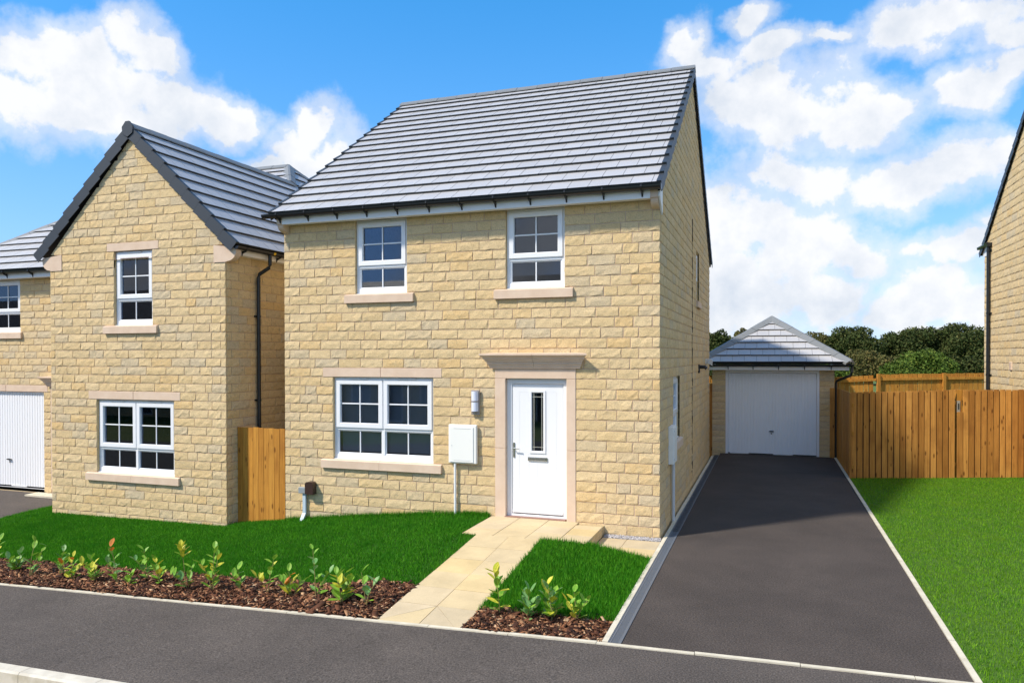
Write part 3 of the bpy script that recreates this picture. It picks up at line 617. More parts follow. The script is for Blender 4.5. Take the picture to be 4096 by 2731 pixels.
def garage_door(house, x0, x1, z0, z1, y, nrib=28, fw=.055):
    m = MB(); ring(m, x0, x1, z0, z1, (fw, fw, fw*1.3, .0), y-.02, y+.05); m.build('garage_door_frame', 'garage_white', house)
    a, b, q = x0+fw+.006, x1-fw-.006, z1-fw*1.3-.006; m = MB(); p = (b-a)/nrib; pts = []
    for i in range(nrib): s = a+i*p; pts += [(s, y+.012), (s+.005, y+.026), (s+.016, y+.026), (s+.021, y+.012)]
    pts.append((b, y+.012)); pts += [(b, y+.05), (a, y+.05)]
    m.extrude_z(pts, z0+.03, q); door = m.build('garage_door', 'garage_white', house)
    m = MB(); m.box(a, b, y+.0275, y+.045, z0+.004, z0+.0295); m.build('bottom_seal', 'seal', door)
    for i in range(4):
        if i % 2 == 0: m = MB(); s = a+(b-a)*(i/4+.02); m.box(s, s+(b-a)*.22, y+.008, y+.0215, z0+.010, z0+.034); m.build('bottom_rail', 'upvc_trim', door)
    xm = (a+b)/2; zm = z0+.62; m = MB(); m.extrude_y([(xm-.065, zm+.01), (xm-.05, zm-.008), (xm+.03, zm-.014), (xm+.07, zm), (xm+.04, zm+.012), (xm-.02, zm+.016)], y-.03, y+.010); m.bbox(xm-.006, xm+.006, y+.002, y+.011, zm-.07, zm-.045, .002); m.build('handle', 'black_plastic', door)
    m = MB(); m.bbox(xm-.014, xm+.010, y+.006, y+.0115, zm-.085, zm-.036, .002); m.build('lock_plate', 'chrome', door)
    return door

# ------------------------------------------------------------------ ground, roads, paths
def zb(x): return max(-.8, .05*x) if x < 0 else 0.
def ye(x): return -4.02-.054*x if x < 0 else (-4.02+.045*x if x < 6 else -3.75)
def yk(x): return ye(x)-1.93
def yb(x): return -3.095-.051*x                      # back of the bark bed
def interp(x, pts):
    if x <= pts[0][0]: return pts[0][1]
    for (a, p), (b, q) in zip(pts, pts[1:]):
        if x <= b: return p+(q-p)*(x-a)/(b-a)
    return pts[-1][1]
def sheet(name, xs, y0, y1, ny, zf, matname, kind='structure'):
    mb = MB(); idx = {}
    for i, x in enumerate(xs):
        a, b = y0(x), y1(x)
        for j in range(ny+1): y = a+(b-a)*j/ny; idx[(i, j)] = len(mb.v); mb.v.append((x, y, zf(x, y)))
    for i in range(len(xs)-1):
        for j in range(ny): mb.f.append((idx[(i, j)], idx[(i+1, j)], idx[(i+1, j+1)], idx[(i, j+1)])); mb.m.append(0)
    o = mb.build(name, matname, smooth=True); o['kind'] = kind; return o
def lin(a, b, n): return [a+(b-a)*i/n for i in range(n+1)]
sheet('ground', [-400, -100, -40]+lin(-20, 4, 24)+[20, 60, 400], lambda x: -300, lambda x: 500, 1, lambda x, y: zb(x)-.14, 'field')
XS = [-60, -30]+lin(-20, 8, 28)+[20, 60]
sheet('pavement', XS, yk, lambda x: ye(x)-.05, 2, lambda x, y: zb(x), 'pavement_asphalt')
sheet('road', XS, lambda x: yk(x)-9, lambda x: yk(x)-.13, 1, lambda x, y: zb(x)-.11, 'road_asphalt')
# driveway of the near house and of the neighbour
m = MB(); m.extrude_z([(.214, ye(.214)), (3.0, ye(3)), (3.0, 9.93), (.214, 9.93)], -.1, 0); m.build('driveway', 'drive_asphalt')['kind'] = 'structure'
zd = lambda x, y: interp(y, [(-3.4, -.63), (1.55, -.445), (3, -.44)])
sheet('neighbour_driveway', [-22, -17, -12.95, -12.3], lambda x: ye(x)+.0, lambda x: 1.66, 6, zd, 'pavement_asphalt')

def strip_pieces(parent, name, path, width, L, z_top, matname, h=.15, gap=.006):
    """edging laid as separate units along a polyline; width to the left of the direction of travel"""
    for (a, b) in zip(path, path[1:]):
        a = Vector(a); b = Vector(b); d = b-a; n = max(1, round(d.length/L)); d.normalize(); w = Vector((-d.y, d.x))*width
        for i in range(n):
            p = a+(b-a)*i/n+d*gap*.5; q = a+(b-a)*(i+1)/n-d*gap*.5; mb = MB(); z = (z_top(p.x), z_top(q.x)); j = random.uniform(-.0025, .0025); o = Vector((-d.y, d.x))*j
            mb.prism(None, [(p.x+o.x, p.y+o.y, z[0]-h), (p.x+w.x+o.x, p.y+w.y+o.y, z[0]-h), (p.x+w.x+o.x, p.y+w.y+o.y, z[0]+j), (p.x+o.x, p.y+o.y, z[0]+j)], [(q.x+o.x, q.y+o.y, z[1]-h), (q.x+w.x+o.x, q.y+w.y+o.y, z[1]-h), (q.x+w.x+o.x, q.y+w.y+o.y, z[1]+j), (q.x+o.x, q.y+o.y, z[1]+j)])
            mb.build(name, matname, parent)
t = thing('pavement_edging', (0, ye(0), 0), 'long cream concrete edging between the pavement and the front gardens', 'edging')
strip_pieces(t, 'edging_stone', [(x, ye(x)-.05) for x in (-18, -12, -6, 0, 6, 14)], .048, .915, lambda x: zb(x)+.012, 'edging')
t = thing('driveway_edging', (.04, -2, 0), 'cream edging strip beside the drain on the house side of the driveway', 'edging')
strip_pieces(t, 'edging_stone', [(.094, ye(.07)+.004), (.094, 0), (.094, 9.2)], .052, .915, lambda x: .014, 'edging')
t = thing('driveway_edging', (3.0, -2, 0), 'cream edging strip between the driveway and the right hand lawn', 'edging')
strip_pieces(t, 'edging_stone', [(3.052, ye(3.0)+.004), (3.052, 9.8)], .052, .915, lambda x: .014, 'edging')
t = thing('kerb', (-4.5, yk(-4.5), -.25), 'pale concrete kerb at the front edge of the pavement', 'kerb')
for i in range(24):
    a = -14+i*.915; b = a+.909; mb = MB(); P = [(0, -.12), (0, .012), (-.11, .012), (-.126, -.004), (-.13, -.12)]
    mb.prism(None, [(a, yk(a)+y, zb(a)+z) for y, z in P], [(b, yk(b)+y, zb(b)+z) for y, z in P])
    for q in range(len(mb.m)): mb.m[q] = 1 if q in (3,) else 0
    mb.build('kerb_stone', ['kerb_stone', 'kerb_face'], t)
# drainage channel with slotted grates
t = thing('drainage_channel', (.154, -2, 0), 'grey slotted drainage channel running along the driveway', 'drain')
m = MB(); m.box(.095, .104, ye(.1)+.004, 9.3, -.12, .008); m.box(.204, .213, ye(.2)+.004, 9.3, -.12, .008); m.build('channel_rim', 'grating', t)
m = MB(); m.box(.1045, .2035, ye(.1)+.004, 9.3, -.12, -.03); m.build('channel_base', 'slot', t)
y = ye(.15)+.006; k = 0
while y < 9.2:
    L = .5; mb = MB(); mb.box(.105, .120, y, y+L-.004, -.02, .005); mb.box(.188, .203, y, y+L-.004, -.02, .005); n = 28 if y < 3 else 12; s = (L-.004)/n
    for i in range(n): mb.box(.1202, .1878, y+i*s, y+i*s+s*.5, -.02, .003)
    mb.build('grate', 'channel' if y > 0 else 'grating', t); y += L; k += 1

# path and door platform
t = thing('garden_path', (-1.85, -2.5, 0), 'cream paving slab path from the pavement to the front door', 'path')
zp = lambda y: .15+(y+1.18)*.0926
m = MB(); m.prism(None, [(-2.318, -1.18, .143), (-1.392, -1.18, .143), (-1.392, -3.93, zp(-3.93)-.007), (-2.318, -3.90, zp(-3.90)-.007)], [(-2.318, -1.18, -.1), (-1.392, -1.18, -.1), (-1.392, -3.93, -.3), (-2.318, -3.90, -.3)]); m.build('path_bed', 'slab_joint', t)
for i in range(6):
    for j in range(2):
        y0 = -1.183-i*.452; y1 = y0-.448; x0 = -2.32+j*.465; x1 = x0+.460; q = random.uniform(-.002, .002)
        if i == 5: y1 = ye(-1.85)-.0
        m = MB(); cs = [(x0, y0), (x0, y1), (x1, y1), (x1, y0)]
        if i == 5: cs = [(x0, y0), (x0, ye(x0)), (x1, ye(x1)), (x1, y0)]
        if i == 5:          # the last pair is cut on the skew to fall to the pavement
            k = (cs[0], cs[1], cs[2], cs[3]); xm = -1.855
            A = [(cs[0], cs[1], cs[3]), (cs[1], cs[2], cs[3])] if j == 0 else [(cs[0], cs[1], cs[2]), (cs[0], cs[2], cs[3])]
            for tri in A:
                cx = sum(p[0] for p in tri)/3; cy_ = sum(p[1] for p in tri)/3; tr = [(p[0]+(cx-p[0])*.012, p[1]+(cy_-p[1])*.012) for p in tri]; mm = MB()
                mm.prism(None, [(x, y, zp(y)-.04) for x, y in tr], [(x, y, zp(y)+random.uniform(-.002, .002)) for x, y in tr]); mm.build('slab', 'paving_slab', t)
            continue
        m.prism(None, [(x, y, zp(y)-.04) for x, y in cs], [(x, y, zp(y)+q) for x, y in cs]); m.build('slab', 'paving_slab', t)
t = thing('door_platform', (-1.66, -.6, 0), 'raised cream slab platform with a stone riser at the front door', 'doorstep')
m = MB(); m.box(-2.54, -.80, -1.16, -.005, -.3, .128); m.build('platform_base', 'slab_joint', t)
rows = [-.006, -.41, -.79, -1.178]; cols = [-2.545, -2.09, -1.63, -1.175, -.785]
for a, b in zip(cols, cols[1:]):
    for p, q in zip(rows, rows[1:]):
        if b > -.9 and p > -.1: p = -.19
        m = MB(); m.bbox(a+.0025, b-.0025, q+.0025, p-.0025, .11, .15+random.uniform(-.0015, .0015), .004); m.build('slab', 'paving_slab', t)
M0 = Matrix.Translation((-.797, 0, 0)) @ Matrix.Rotation(math.pi/2, 4, 'Z')
for (a, b) in ((-1.15, -.84), (-.83, -.62), (-.61, -.2)): place('stone', stone_mesh(round(b-a, 2), .105, 1)[0], t, M0 @ Matrix.Translation((a, 0, .0)))
t = thing('paving_slabs', (-.4, -.65, 0), 'four low cream slabs between the doorstep and the driveway', 'paving')
m = MB(); m.box(-.775, .03, -1.075, -.205, -.1, -.012); m.build('slab_bed', 'slab_joint', t)
for a, b in ((-.782, -.432), (-.428, .035)):
    for p, q in ((-.205, -.652), (-.656, -1.085)): m = MB(); m.bbox(a, b, q, p, -.03, .004+random.uniform(-.001, .001), .003); m.build('slab', 'paving_slab', t)
# gravel strip
V = []; F = []
m = MB(); m.box(-.782, .03, -.2, -.002, -.1, -.002); m.build('gravel_bed', 'soil')['kind'] = 'structure'
for i in range(1500):
    x = random.uniform(-.775, .03); y = random.uniform(-.198, -.012); r = random.uniform(.005, .012); z = random.uniform(0, .012)
    n = len(V); R_ = Matrix.Rotation(random.uniform(0, 6), 3, 'Z') @ Matrix.Rotation(random.uniform(0, 3), 3, 'X')
    for d in ((1, 0, 0), (-1, 0, 0), (0, 1, 0), (0, -1, 0), (0, 0, 1), (0, 0, -1)): p = R_ @ (Vector(d)*r*random.uniform(.6, 1.2)); V.append((x+p.x, y+p.y, z+p.z))
    F += [(n+a, n+b, n+c) for a, b, c in ((0, 2, 4), (2, 1, 4), (1, 3, 4), (3, 0, 4), (2, 0, 5), (1, 2, 5), (3, 1, 5), (0, 3, 5))]
o = bpy.data.objects.new('gravel', np_mesh('gravel', np.array(V), np.array(F), 'gravel')); C.objects.link(o); tag(o, 'grey gravel strip along the foot of the front wall', 'gravel', kind='stuff')

# lawns
ZH = [(-13, -.50), (-11.4, -.365), (-7.4, -.335), (-6.3, -.19), (-5, -.04), (-3.6, .10), (-2.5, .135)]
def z_lawn(x, y):
    y1 = yb(x); f = min(max((y-y1)/(-y1), 0), 1); f = f*f*(3-2*f)*.35+f*.65
    z = (zb(x)+.025)*(1-f)+interp(x, ZH)*f
    k = min(max((x+3.7)/1.2, 0), 1); k = k*k*(3-2*k)
    return z*(1-k)+(min(.140, zp(y)-.012))*k
sheet('front_lawn', lin(-12.35, -2.56, 40), yb, lambda x: 1.5 if x < -11.3 else .12, 14, z_lawn, 'lawn_soil')
sheet('front_lawn_edge', lin(-2.56, -2.315, 2), yb, lambda x: -1.185, 8, z_lawn, 'lawn_soil')
def z_patch(x, y):
    f0 = min(max((x+1.39)/1.42, 0), 1); f1 = min(max((x+.92)/.90, 0), 1); k = min(max((y+2.6)/1.4, 0), 1); f = f0*(1-k)+f1*k; return (min(.145, zp(y)-.012+.012*k))*(1-f)+(-.004)*f
sheet('small_lawn', lin(-1.395, .035, 8), lambda x: -3.41, lambda x: -1.18 if x < -.8 else -1.085, 10, z_patch, 'lawn_soil')
FD = Vector((.944, .33)); FC = Vector((3.085, 6.5))
def fence_y(x): return FC.y+(x-FC.x)*FD.y/FD.x
sheet('side_lawn', lin(3.056, 14, 16), lambda x: ye(x), lambda x: fence_y(x)+.3, 10, lambda x, y: .006, 'lawn_soil_side')
def zbed(x, y):
    z = zb(x)+.004+.02*math.sin(math.pi*min(max((y-ye(x))/(yb(x)-ye(x)), 0), 1)); k = min(max((x+3.7)/1.2, 0), 1); k = k*k*(3-2*k)
    return z*(1-k)+(zp(y)-.022)*k
# beds
sheet('bark_bed', lin(-12.3, -2.32, 40), ye, yb, 4, lambda x, y: zbed(x, y)-.002, 'soil')
sheet('small_bark_bed', lin(-1.385, .035, 6), ye, lambda x: -3.41, 4, lambda x, y: max(zp(y)*(-x/1.39), zb(x))*.5-.03, 'soil')
def zbed2(x, y): return max(zp(y)*(-x/1.39), zb(x))*.5-.03
def chips(region, n, name, label):
    V = np.zeros((n*8, 3)); k = 0
    cube = np.array([(a, b, c) for a in (-1, 1) for b in (-1, 1) for c in (-1, 1)], float)
    for i in range(n):
        x, y, z = region(); L = rng.gamma(2.5, .0075)+.006; s = np.array([L, L*rng.uniform(.18, .5), rng.uniform(.002, .006)]); p = cube*s*(1+rng.uniform(-.3, .3, (8, 3)))
        a = rng.uniform(0, 6.28); b = rng.normal(0, .38); c, d = math.cos(a), math.sin(a); e, f = math.cos(b), math.sin(b)
        p = p @ np.array([[e, 0, -f], [0, 1, 0], [f, 0, e]]); p = p @ np.array([[c, d, 0], [-d, c, 0], [0, 0, 1]])
        V[i*8:i*8+8] = p+np.array([x, y, z+rng.uniform(.002, .028)])
    q = np.array([(0, 1, 3), (0, 3, 2), (4, 6, 7), (4, 7, 5), (0, 4, 5), (0, 5, 1), (2, 3, 7), (2, 7, 6), (0, 2, 6), (0, 6, 4), (1, 5, 7), (1, 7, 3)])
    F = (np.arange(n)[:, None, None]*8+q[None]).reshape(-1, 3)
    o = bpy.data.objects.new(name, np_mesh(name, V, F, 'bark')); C.objects.link(o); tag(o, label, 'bark chips', kind='stuff')
def reg1():
    x = random.uniform(-10.2, -2.325); a, b = ye(x)+.015, yb(x)+random.uniform(-.02, .07); y = random.uniform(a, b); return x, y, zbed(x, y)
def reg2(): x = random.uniform(-1.35, .02); y = random.uniform(ye(x)+.02, -3.37); return x, y, zbed2(x, y)
chips(reg1, 20000, 'bark_chips', 'brown bark chip mulch in the long planting bed')
chips(reg2, 2800, 'bark_chips', 'brown bark chip mulch in the short bed beside the driveway')
def blades(name, pts_fn, n, h, w, matname, label, lean=.5):
    xy, z = pts_fn(n); n = len(xy); a = rng.uniform(0, 2*np.pi, n); H = rng.uniform(h[0], h[1], n)*rng.uniform(.7, 1.15, n); ln = rng.normal(0, lean, n)
    dx, dy = np.cos(a), np.sin(a); W = rng.uniform(.7, 1.3, n)*w; b = rng.uniform(0, 2*np.pi, n)
    base = np.column_stack([xy, z-.004]); side = np.column_stack([dx*W, dy*W, np.zeros(n)]); tip = base+np.column_stack([np.cos(b)*np.abs(np.sin(ln))*H, np.sin(b)*np.abs(np.sin(ln))*H, np.cos(ln)*H])
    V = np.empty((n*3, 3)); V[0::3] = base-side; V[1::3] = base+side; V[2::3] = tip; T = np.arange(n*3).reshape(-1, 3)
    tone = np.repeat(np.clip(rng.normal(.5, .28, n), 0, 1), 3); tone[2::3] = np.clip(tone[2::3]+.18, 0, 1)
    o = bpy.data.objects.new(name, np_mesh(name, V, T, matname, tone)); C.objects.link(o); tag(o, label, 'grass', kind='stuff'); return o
def vec(f, x, y): return np.array([f(a, b) for a, b in zip(x, y)])
def fr(n):
    x = rng.uniform(-12.3, -2.32, int(n*1.35)); t_ = rng.uniform(0, 1, len(x)); y0 = -3.095-.051*x+rng.normal(0, .02, len(x)); y1 = np.where(x < -11.44, 1.3, np.where(x < -7.367, -.185, np.where(x < -6.29, .08, -.012))); y = y0+(y1-y0)*t_
    k = ~((x > -2.555) & (y > -1.175)); x, y = x[k], y[k]; return np.column_stack([x, y]), vec(z_lawn, x, y)
blades('grass', fr, 230000, (.022, .062), .0038, 'grass_front', 'lush dark green grass of the front lawns')
def edge_tufts(n):     # longer grass left uncut along the wall
    x = rng.uniform(-6.25, -2.6, n); x = np.concatenate([x, rng.uniform(-3.0, -2.57, n//5)]); y = -.012-np.abs(rng.normal(0, .05, len(x))); return np.column_stack([x, y]), vec(z_lawn, x, y)
blades('grass', edge_tufts, 7000, (.05, .11), .0026, 'grass_front', 'longer tufts of grass growing against the foot of the front wall', .35)
def pt(n):
    x = rng.uniform(-1.40, .045, n); y = rng.uniform(-3.45, -1.075, n); k = ~((x < -.79) & (y > -1.17)); x, y = x[k], y[k]; return np.column_stack([x, y]), vec(z_patch, x, y)
blades('grass', pt, 42000, (.03, .095), .0040, 'grass_front', 'bright green grass of the small lawn between path and driveway', .6)
def sd(n):
    x = 3.06+rng.uniform(0, 1, int(n*1.2))**1.0*6.2; y = rng.uniform(-3.9, 9, len(x)); k = y < (6.5+(x-3.085)*.3496-.02); x, y = x[k], y[k]; return np.column_stack([x, y]), np.full(len(x), .006)
blades('grass', sd, 260000, (.020, .048), .0038, 'grass_side', 'yellowish green mown grass of the lawn right of the driveway')

# ------------------------------------------------------------------ the stone house
I4 = Matrix.Identity(4); R90 = Matrix.Rotation(math.pi/2, 4, 'Z'); RM90 = Matrix.Rotation(-math.pi/2, 4, 'Z')
W_, L_ = 6.288, 8.90
house = thing('stone_house', (-3.1, 4.4, 0), 'detached buff stone house with grey tiled roof and white front door', 'house')
fh = [(-4.92, -3.98, 3.60, 4.80), (-2.312, -1.388, 3.60, 4.80), (-5.350, -3.526, .90, 2.25), (-2.32, -1.36, .10, 2.25)]
shs = [(1.50, 2.42, 1.20, 2.25), (5.36, 6.02, 3.75, 4.80)]
TAN = (8.20-4.93)/4.70      # main roof slope
def gz(y): return 4.93+TAN*(y+.25) if y < 4.45 else 4.93+TAN*(9.15-y)
m = MB(); holed(m, Matrix.Translation((0, 0, 0)), -W_+.01, -.01, -.6, 4.82, fh, .004, .13)
front_wall = m.build('wall', ['mortar', 'stone'], house)
m = MB(); holed(m, R90, .012, L_-.012, -.6, 4.82, shs, .004, .13); m.prism(None, [(-.004, .02, 4.82), (-.004, L_-.02, 4.82), (-.004, 4.45, gz(4.45)-.06)], [(-.13, .02, 4.82), (-.13, L_-.02, 4.82), (-.13, 4.45, gz(4.45)-.06)])
gable_wall = m.build('wall', ['mortar', 'stone'], house)
m = MB(); m.box(-W_+.01, -W_+.13, .14, L_-.14, -.6, 4.82); m.prism(None, [(-W_+.01, .02, 4.83), (-W_+.01, L_-.02, 4.83), (-W_+.01, 4.45, gz(4.45)-.06)], [(-W_+.13, .02, 4.83), (-W_+.13, L_-.02, 4.83), (-W_+.13, 4.45, gz(4.45)-.06)]); m.build('wall', 'stone', house)
m = MB(); m.box(-W_+.01, -.01, L_-.13, L_, -.6, 4.82); m.build('wall', 'stone', house)
m = MB(); m.box(-W_+.2, -.2, .2, L_-.2, 2.4, 2.55); m.build('upper_floor', 'interior', house)
m = MB(); m.box(-W_+.2, -.2, 2.2, 2.3, -.1, 2.39); m.box(-W_+.2, -.2, 2.2, 2.3, 2.56, 4.8); m.build('inner_wall', 'interior', house)
st = Stones(front_wall, 300)
cut = fh[:3]+[(-5.10, -3.855, 3.45, 3.6), (-2.49, -1.257, 3.45, 3.6), (-5.537, -3.379, 2.25, 2.40), (-5.557, -3.377, .75, .90), (-2.492, -1.218, -.3, 2.405)]
st.lay(I4, -W_, 0, -.30, 34, cut, seed=11)
st.finish(order=lambda it: (it[0], -(it[3][0] if it[2] else 0)))
sg = Stones(gable_wall, 0)
slopes = [(-TAN, 1, 4.93+TAN*.25-.05), (TAN, 1, 4.93+TAN*9.15-.05)]
sg.lay(R90, .032, L_, -.30, 56, [(1.50, 2.42, 1.20, 2.25), (5.36, 6.02, 3.75, 4.80), (4.495, 4.507, .2, 5.2)], slopes, seed=23, quoin=(True, True), prio=2)
sg.finish('gable_stones')
m = MB(); zz = .2
while zz < 5.2: m.box(-.02, .012+random.uniform(-.006, .006), 4.496+random.uniform(-.001, .001), 4.506, zz, zz+.149); zz += .15
m.build('movement_joint', 'seal', gable_wall)
# dressings, windows, door
sill(house, -5.10, -3.855, 3.455, 3.597, 0); sill(house, -2.49, -1.257, 3.455, 3.597, 0); sill(house, -5.557, -3.377, .755, .897, 0, 2); lintel(house, -5.537, -3.379, 2.252, 2.398, 0, 2)
window(house, -4.915, -3.985, 3.612, 4.795, .05, 1, .44)
window(house, -2.307, -1.393, 3.612, 4.795, .05, 1, .44)
window(house, -5.345, -3.531, .912, 2.246, .05, 2, .50, blind='vertical')
surround(house, 0, 0, 0); front_door(house, 0, 0, .06)
# gable windows: built facing front, then turned onto the gable
for (a, b, p, q, lw) in ((1.505, 2.415, 1.212, 2.246, .40), (5.365, 6.015, 3.762, 4.795, .42)):
    w = window(house, a, b, p, q, .05, 1, lw, vents=False); h0 = origin(house)
    w.matrix_local = Matrix.Translation(-h0) @ R90 @ Matrix.Translation(h0)
for (a, b, z1) in ((1.42, 2.50, 1.20), (5.28, 6.10, 3.75)):
    m = MB(); m.extrude_y([(.052, z1-.14), (.052, z1-.018), (.002, z1-.002), (-.10, z1-.002), (-.10, z1-.14)], a, b); m.build('window_sill', 'cast_stone', house)
# eaves
FY = -.19
m = MB(); m.box(-6.18, -.108, FY-.018, FY, 4.775, 4.93); m.build('fascia', 'fascia', house)
m = MB(); m.box(-6.18, -.108, FY+.0005, -.022, 4.788, 4.797); m.build('soffit', 'fascia', house)
def corbel(x0, x1):
    pts = [(0, 4.655), (-.012, 4.655)]
    for i in range(7): a = math.pi/2*i/6; pts.append((-.03-.15*math.sin(a), 4.665+.105*(1-math.cos(a))))
    pts += [(-.18, 4.785), (-.205, 4.785), (-.205, 4.905), (0, 4.905)]
    m = MB(); m.extrude_x(pts, x0, x1); m.build('corbel', 'cast_stone', house)
corbel(-.106, 0); corbel(-6.288, -6.182)
m = MB(); m.prism(None, [(.004, -.20, 4.80), (.004, .06, 4.58), (.004, .06, 5.0), (.004, -.20, 4.87)], [(.03, -.20, 4.80), (.03, .06, 4.58), (.03, .06, 5.0), (.03, -.20, 4.87)]); m.build('box_end', 'fascia', house)
m = MB(); gutter(m, -6.42, .05, -.275, 4.936, .063); m.box(.0505, .062, -.342, -.20, 4.866, 4.945); m.extrude_x([(-.275+.063*math.cos(a), 4.936+.063*math.sin(a)) for a in [math.pi+math.pi*i/8 for i in range(9)]], -6.50, -6.405); gt = m.build('gutter', 'gutter', house)
for i in range(12):
    x = -6.22+i*.545; m = MB(); m.extrude_x([(-.342, 4.945), (-.344, 4.915), (-.30, 4.862), (-.235, 4.84), (-.209, 4.795), (-.209, 4.89), (-.275, 4.872), (-.333, 4.915)], x, x+.022); m.build('bracket', 'black_plastic', gt)
# roof
c, s = 1/math.hypot(1, TAN), TAN/math.hypot(1, TAN)
GA = 5.775/17
m = MB(); m.extrude_x([(-.20, 4.935), (4.45, gz(4.45)), (9.10, 4.935), (9.10, 4.87), (8.9, 4.86), (4.45, gz(4.45)-.12), (0, 4.86), (-.20, 4.87)], -6.33, .025); roof = m.build('roof', 'underlay', house)
SF = Slope((-6.37, -.272, 4.93-.022*TAN), (1, 0, 0), (0, c, s))
lay_tiles(SF, [(0, 0), (6.42, 0), (6.42, 5.77), (0, 5.77)], GA, .30, roof, 300)
SB = Slope((.05, 9.172, 4.93-.022*TAN), (-1, 0, 0), (0, -c, s))
m = MB(); tb = []
for i in range(17): m.prism(None, [SB.P(0, i*GA, .03), SB.P(6.42, i*GA, .03), SB.P(6.42, i*GA, .052), SB.P(0, i*GA, .052)], [SB.P(0, i*GA+GA+.04, 0), SB.P(6.42, i*GA+GA+.04, 0), SB.P(6.42, i*GA+GA+.04, .022), SB.P(0, i*GA+GA+.04, .022)])
m.build('back_slope_tiles', 'roof_tile', roof)['kind'] = 'stuff'
verge_units(SF, 6.42, 1, GA, 17, roof); verge_units(SF, 0, -1, GA, 17, roof); verge_units(SB, 0, -1, GA, 17, roof)
zr = gz(4.45)
ridge_pieces((-6.39, 4.45, zr+.105), (.07, 4.45, zr+.105), .13, .085, roof)

# ------------------------------------------------------------------ neighbour on the left
nb = thing('neighbour_house', (-11, 3, -.4), 'gabled buff stone house with integral garage, left of the fence boards', 'house')
X1, X2, YL, YW = -7.367, -11.436, -.169, 1.57
AX, AZ, GT = -9.40, 6.575, 1.02
gh = [(-9.865, -8.968, 3.16, 4.51), (-10.305, -8.497, .45, 1.80)]
T = Matrix.Translation((0, YL, 0))
m = MB(); holed(m, T, X2+.01, X1-.01, -1., 4.36, gh[1:]+[(-9.865, -8.968, 3.16, 4.3599)], .004, .13)
for a, b in ((X2+.01, -9.865), (-8.968, X1-.01)): m.prism(None, [(a, YL+.004, 4.36), (b, YL+.004, 4.36), (b, YL+.004, 4.51), (a, YL+.004, 4.51)] if False else [(a, YL+.004, 4.36), (b, YL+.004, 4.36), (b, YL+.004, min(4.51, AZ-GT*abs(b-AX)-.02)), (a, YL+.004, min(4.51, AZ-GT*abs(a-AX)-.02))], [(a, YL+.13, 4.36), (b, YL+.13, 4.36), (b, YL+.13, min(4.51, AZ-GT*abs(b-AX)-.02)), (a, YL+.13, min(4.51, AZ-GT*abs(a-AX)-.02))])
hx = (AZ-4.51)/GT-.02; tri = [(AX-hx, 4.511), (AX+hx, 4.511), (AX, AZ-.03)]; m.prism(None, [(x, YL+.004, z) for x, z in tri], [(x, YL+.13, z) for x, z in tri])
gw = m.build('wall', ['mortar', 'stone'], nb)
m = MB(); m.box(X1-.13, X1-.004, YL+.14, 9.4, -1, 4.46); m.build('wall', 'mortar', nb); sidew = nb.children[-1]
m = MB(); m.box(X2+.01, X2+.13, YL+.14, YW-.001, -1, 4.46); m.build('wall', 'stone', nb)
wh = [(-15.46, -14.53, 3.16, 4.345), (-16.10, -13.83, -.45, 1.80), (-13.46, -12.5, -.35, 1.80)]
TW = Matrix.Translation((0, YW, 0)); m = MB(); holed(m, TW, -17.0, X2+.009, -1, 4.36, wh, .004, .13); ww = m.build('wall', ['mortar', 'stone'], nb)
m = MB(); m.box(-17.0, -16.88, YW+.14, 9.4, -1, 4.36); m.box(-16.87, X1-.14, 9.28, 9.4, -1, 4.36); m.build('wall', 'stone', nb)
m = MB(); m.box(-16.8, X1-.2, 3.2, 3.3, -.5, 4.4); m.box(X2+.2, X1-.2, .1, 3.1, 2.0, 2.1); m.build('inner_wall', 'interior', nb)
Z0 = -.589; st = Stones(gw, 300)
sl_ = [(GT, 1, AZ+GT*AX), (-GT, 1, AZ-GT*AX)]
st.lay(T, X2, X1, Z0, 48, gh+[(-10.024, -8.823, 4.511, 4.661), (-10.087, -8.84, 3.011, 3.161), (-10.494, -8.357, 1.811, 1.961), (-10.538, -8.366, .311, .461), (-7.603, -7.3, 4.211, 4.511), (-11.6, -11.135, 4.211, 4.511)], sl_, seed=31)
st.finish(order=lambda it: (it[0], -it[3][0] if it[2] else 0))
ss = Stones(sidew, 0); ss.lay(Matrix.Translation((X1, 0, 0)) @ R90, YL+.032, 2.6, Z0, 34, [], seed=41, quoin=(True, False), prio=2); ss.finish('side_stones')
sw = Stones(ww, 150); sw.lay(TW, -17.0, X2, Z0, 33, wh+[(-16.3, -13.704, 1.811, 1.961), (-15.58, -14.46, 3.011, 3.161), (-13.62, -12.36, -.45, 1.96)], seed=43, quoin=(True, False)); sw.finish('wing_stones', order=lambda it: (it[0], abs((it[3][0] if it[2] else 0)+14.4)))
lintel(nb, -10.024, -8.823, 4.513, 4.659, YL); sill(nb, -10.087, -8.84, 3.016, 3.158, YL); lintel(nb, -10.494, -8.357, 1.813, 1.959, YL, 2); sill(nb, -10.538, -8.366, .316, .458, YL, 2)
window(nb, -9.858, -8.975, 3.172, 4.502, YL+.05, 1, .47); window(nb, -10.299, -8.503, .472, 1.796, YL+.05, 2, .45, blind='venetian')
window(nb, -15.455, -14.535, 3.172, 4.343, YW+.05, 1, .44); sill(nb, -15.58, -14.46, 3.016, 3.158, YW); lintel(nb, -16.3, -13.704, 1.813, 1.959, YW, 2)
garage_door(nb, -16.10, -13.832, -.36, 1.805, YW+.04, 28, .03)
surround(nb, -11.125, -.47, YW); front_door(nb, -11.125, -.47, YW+.06)
m = MB(); m.box(-13.99, -11.5, YW-.35, YW-.03, -.6, -.425); m.build('doorstep', 'edging', nb)
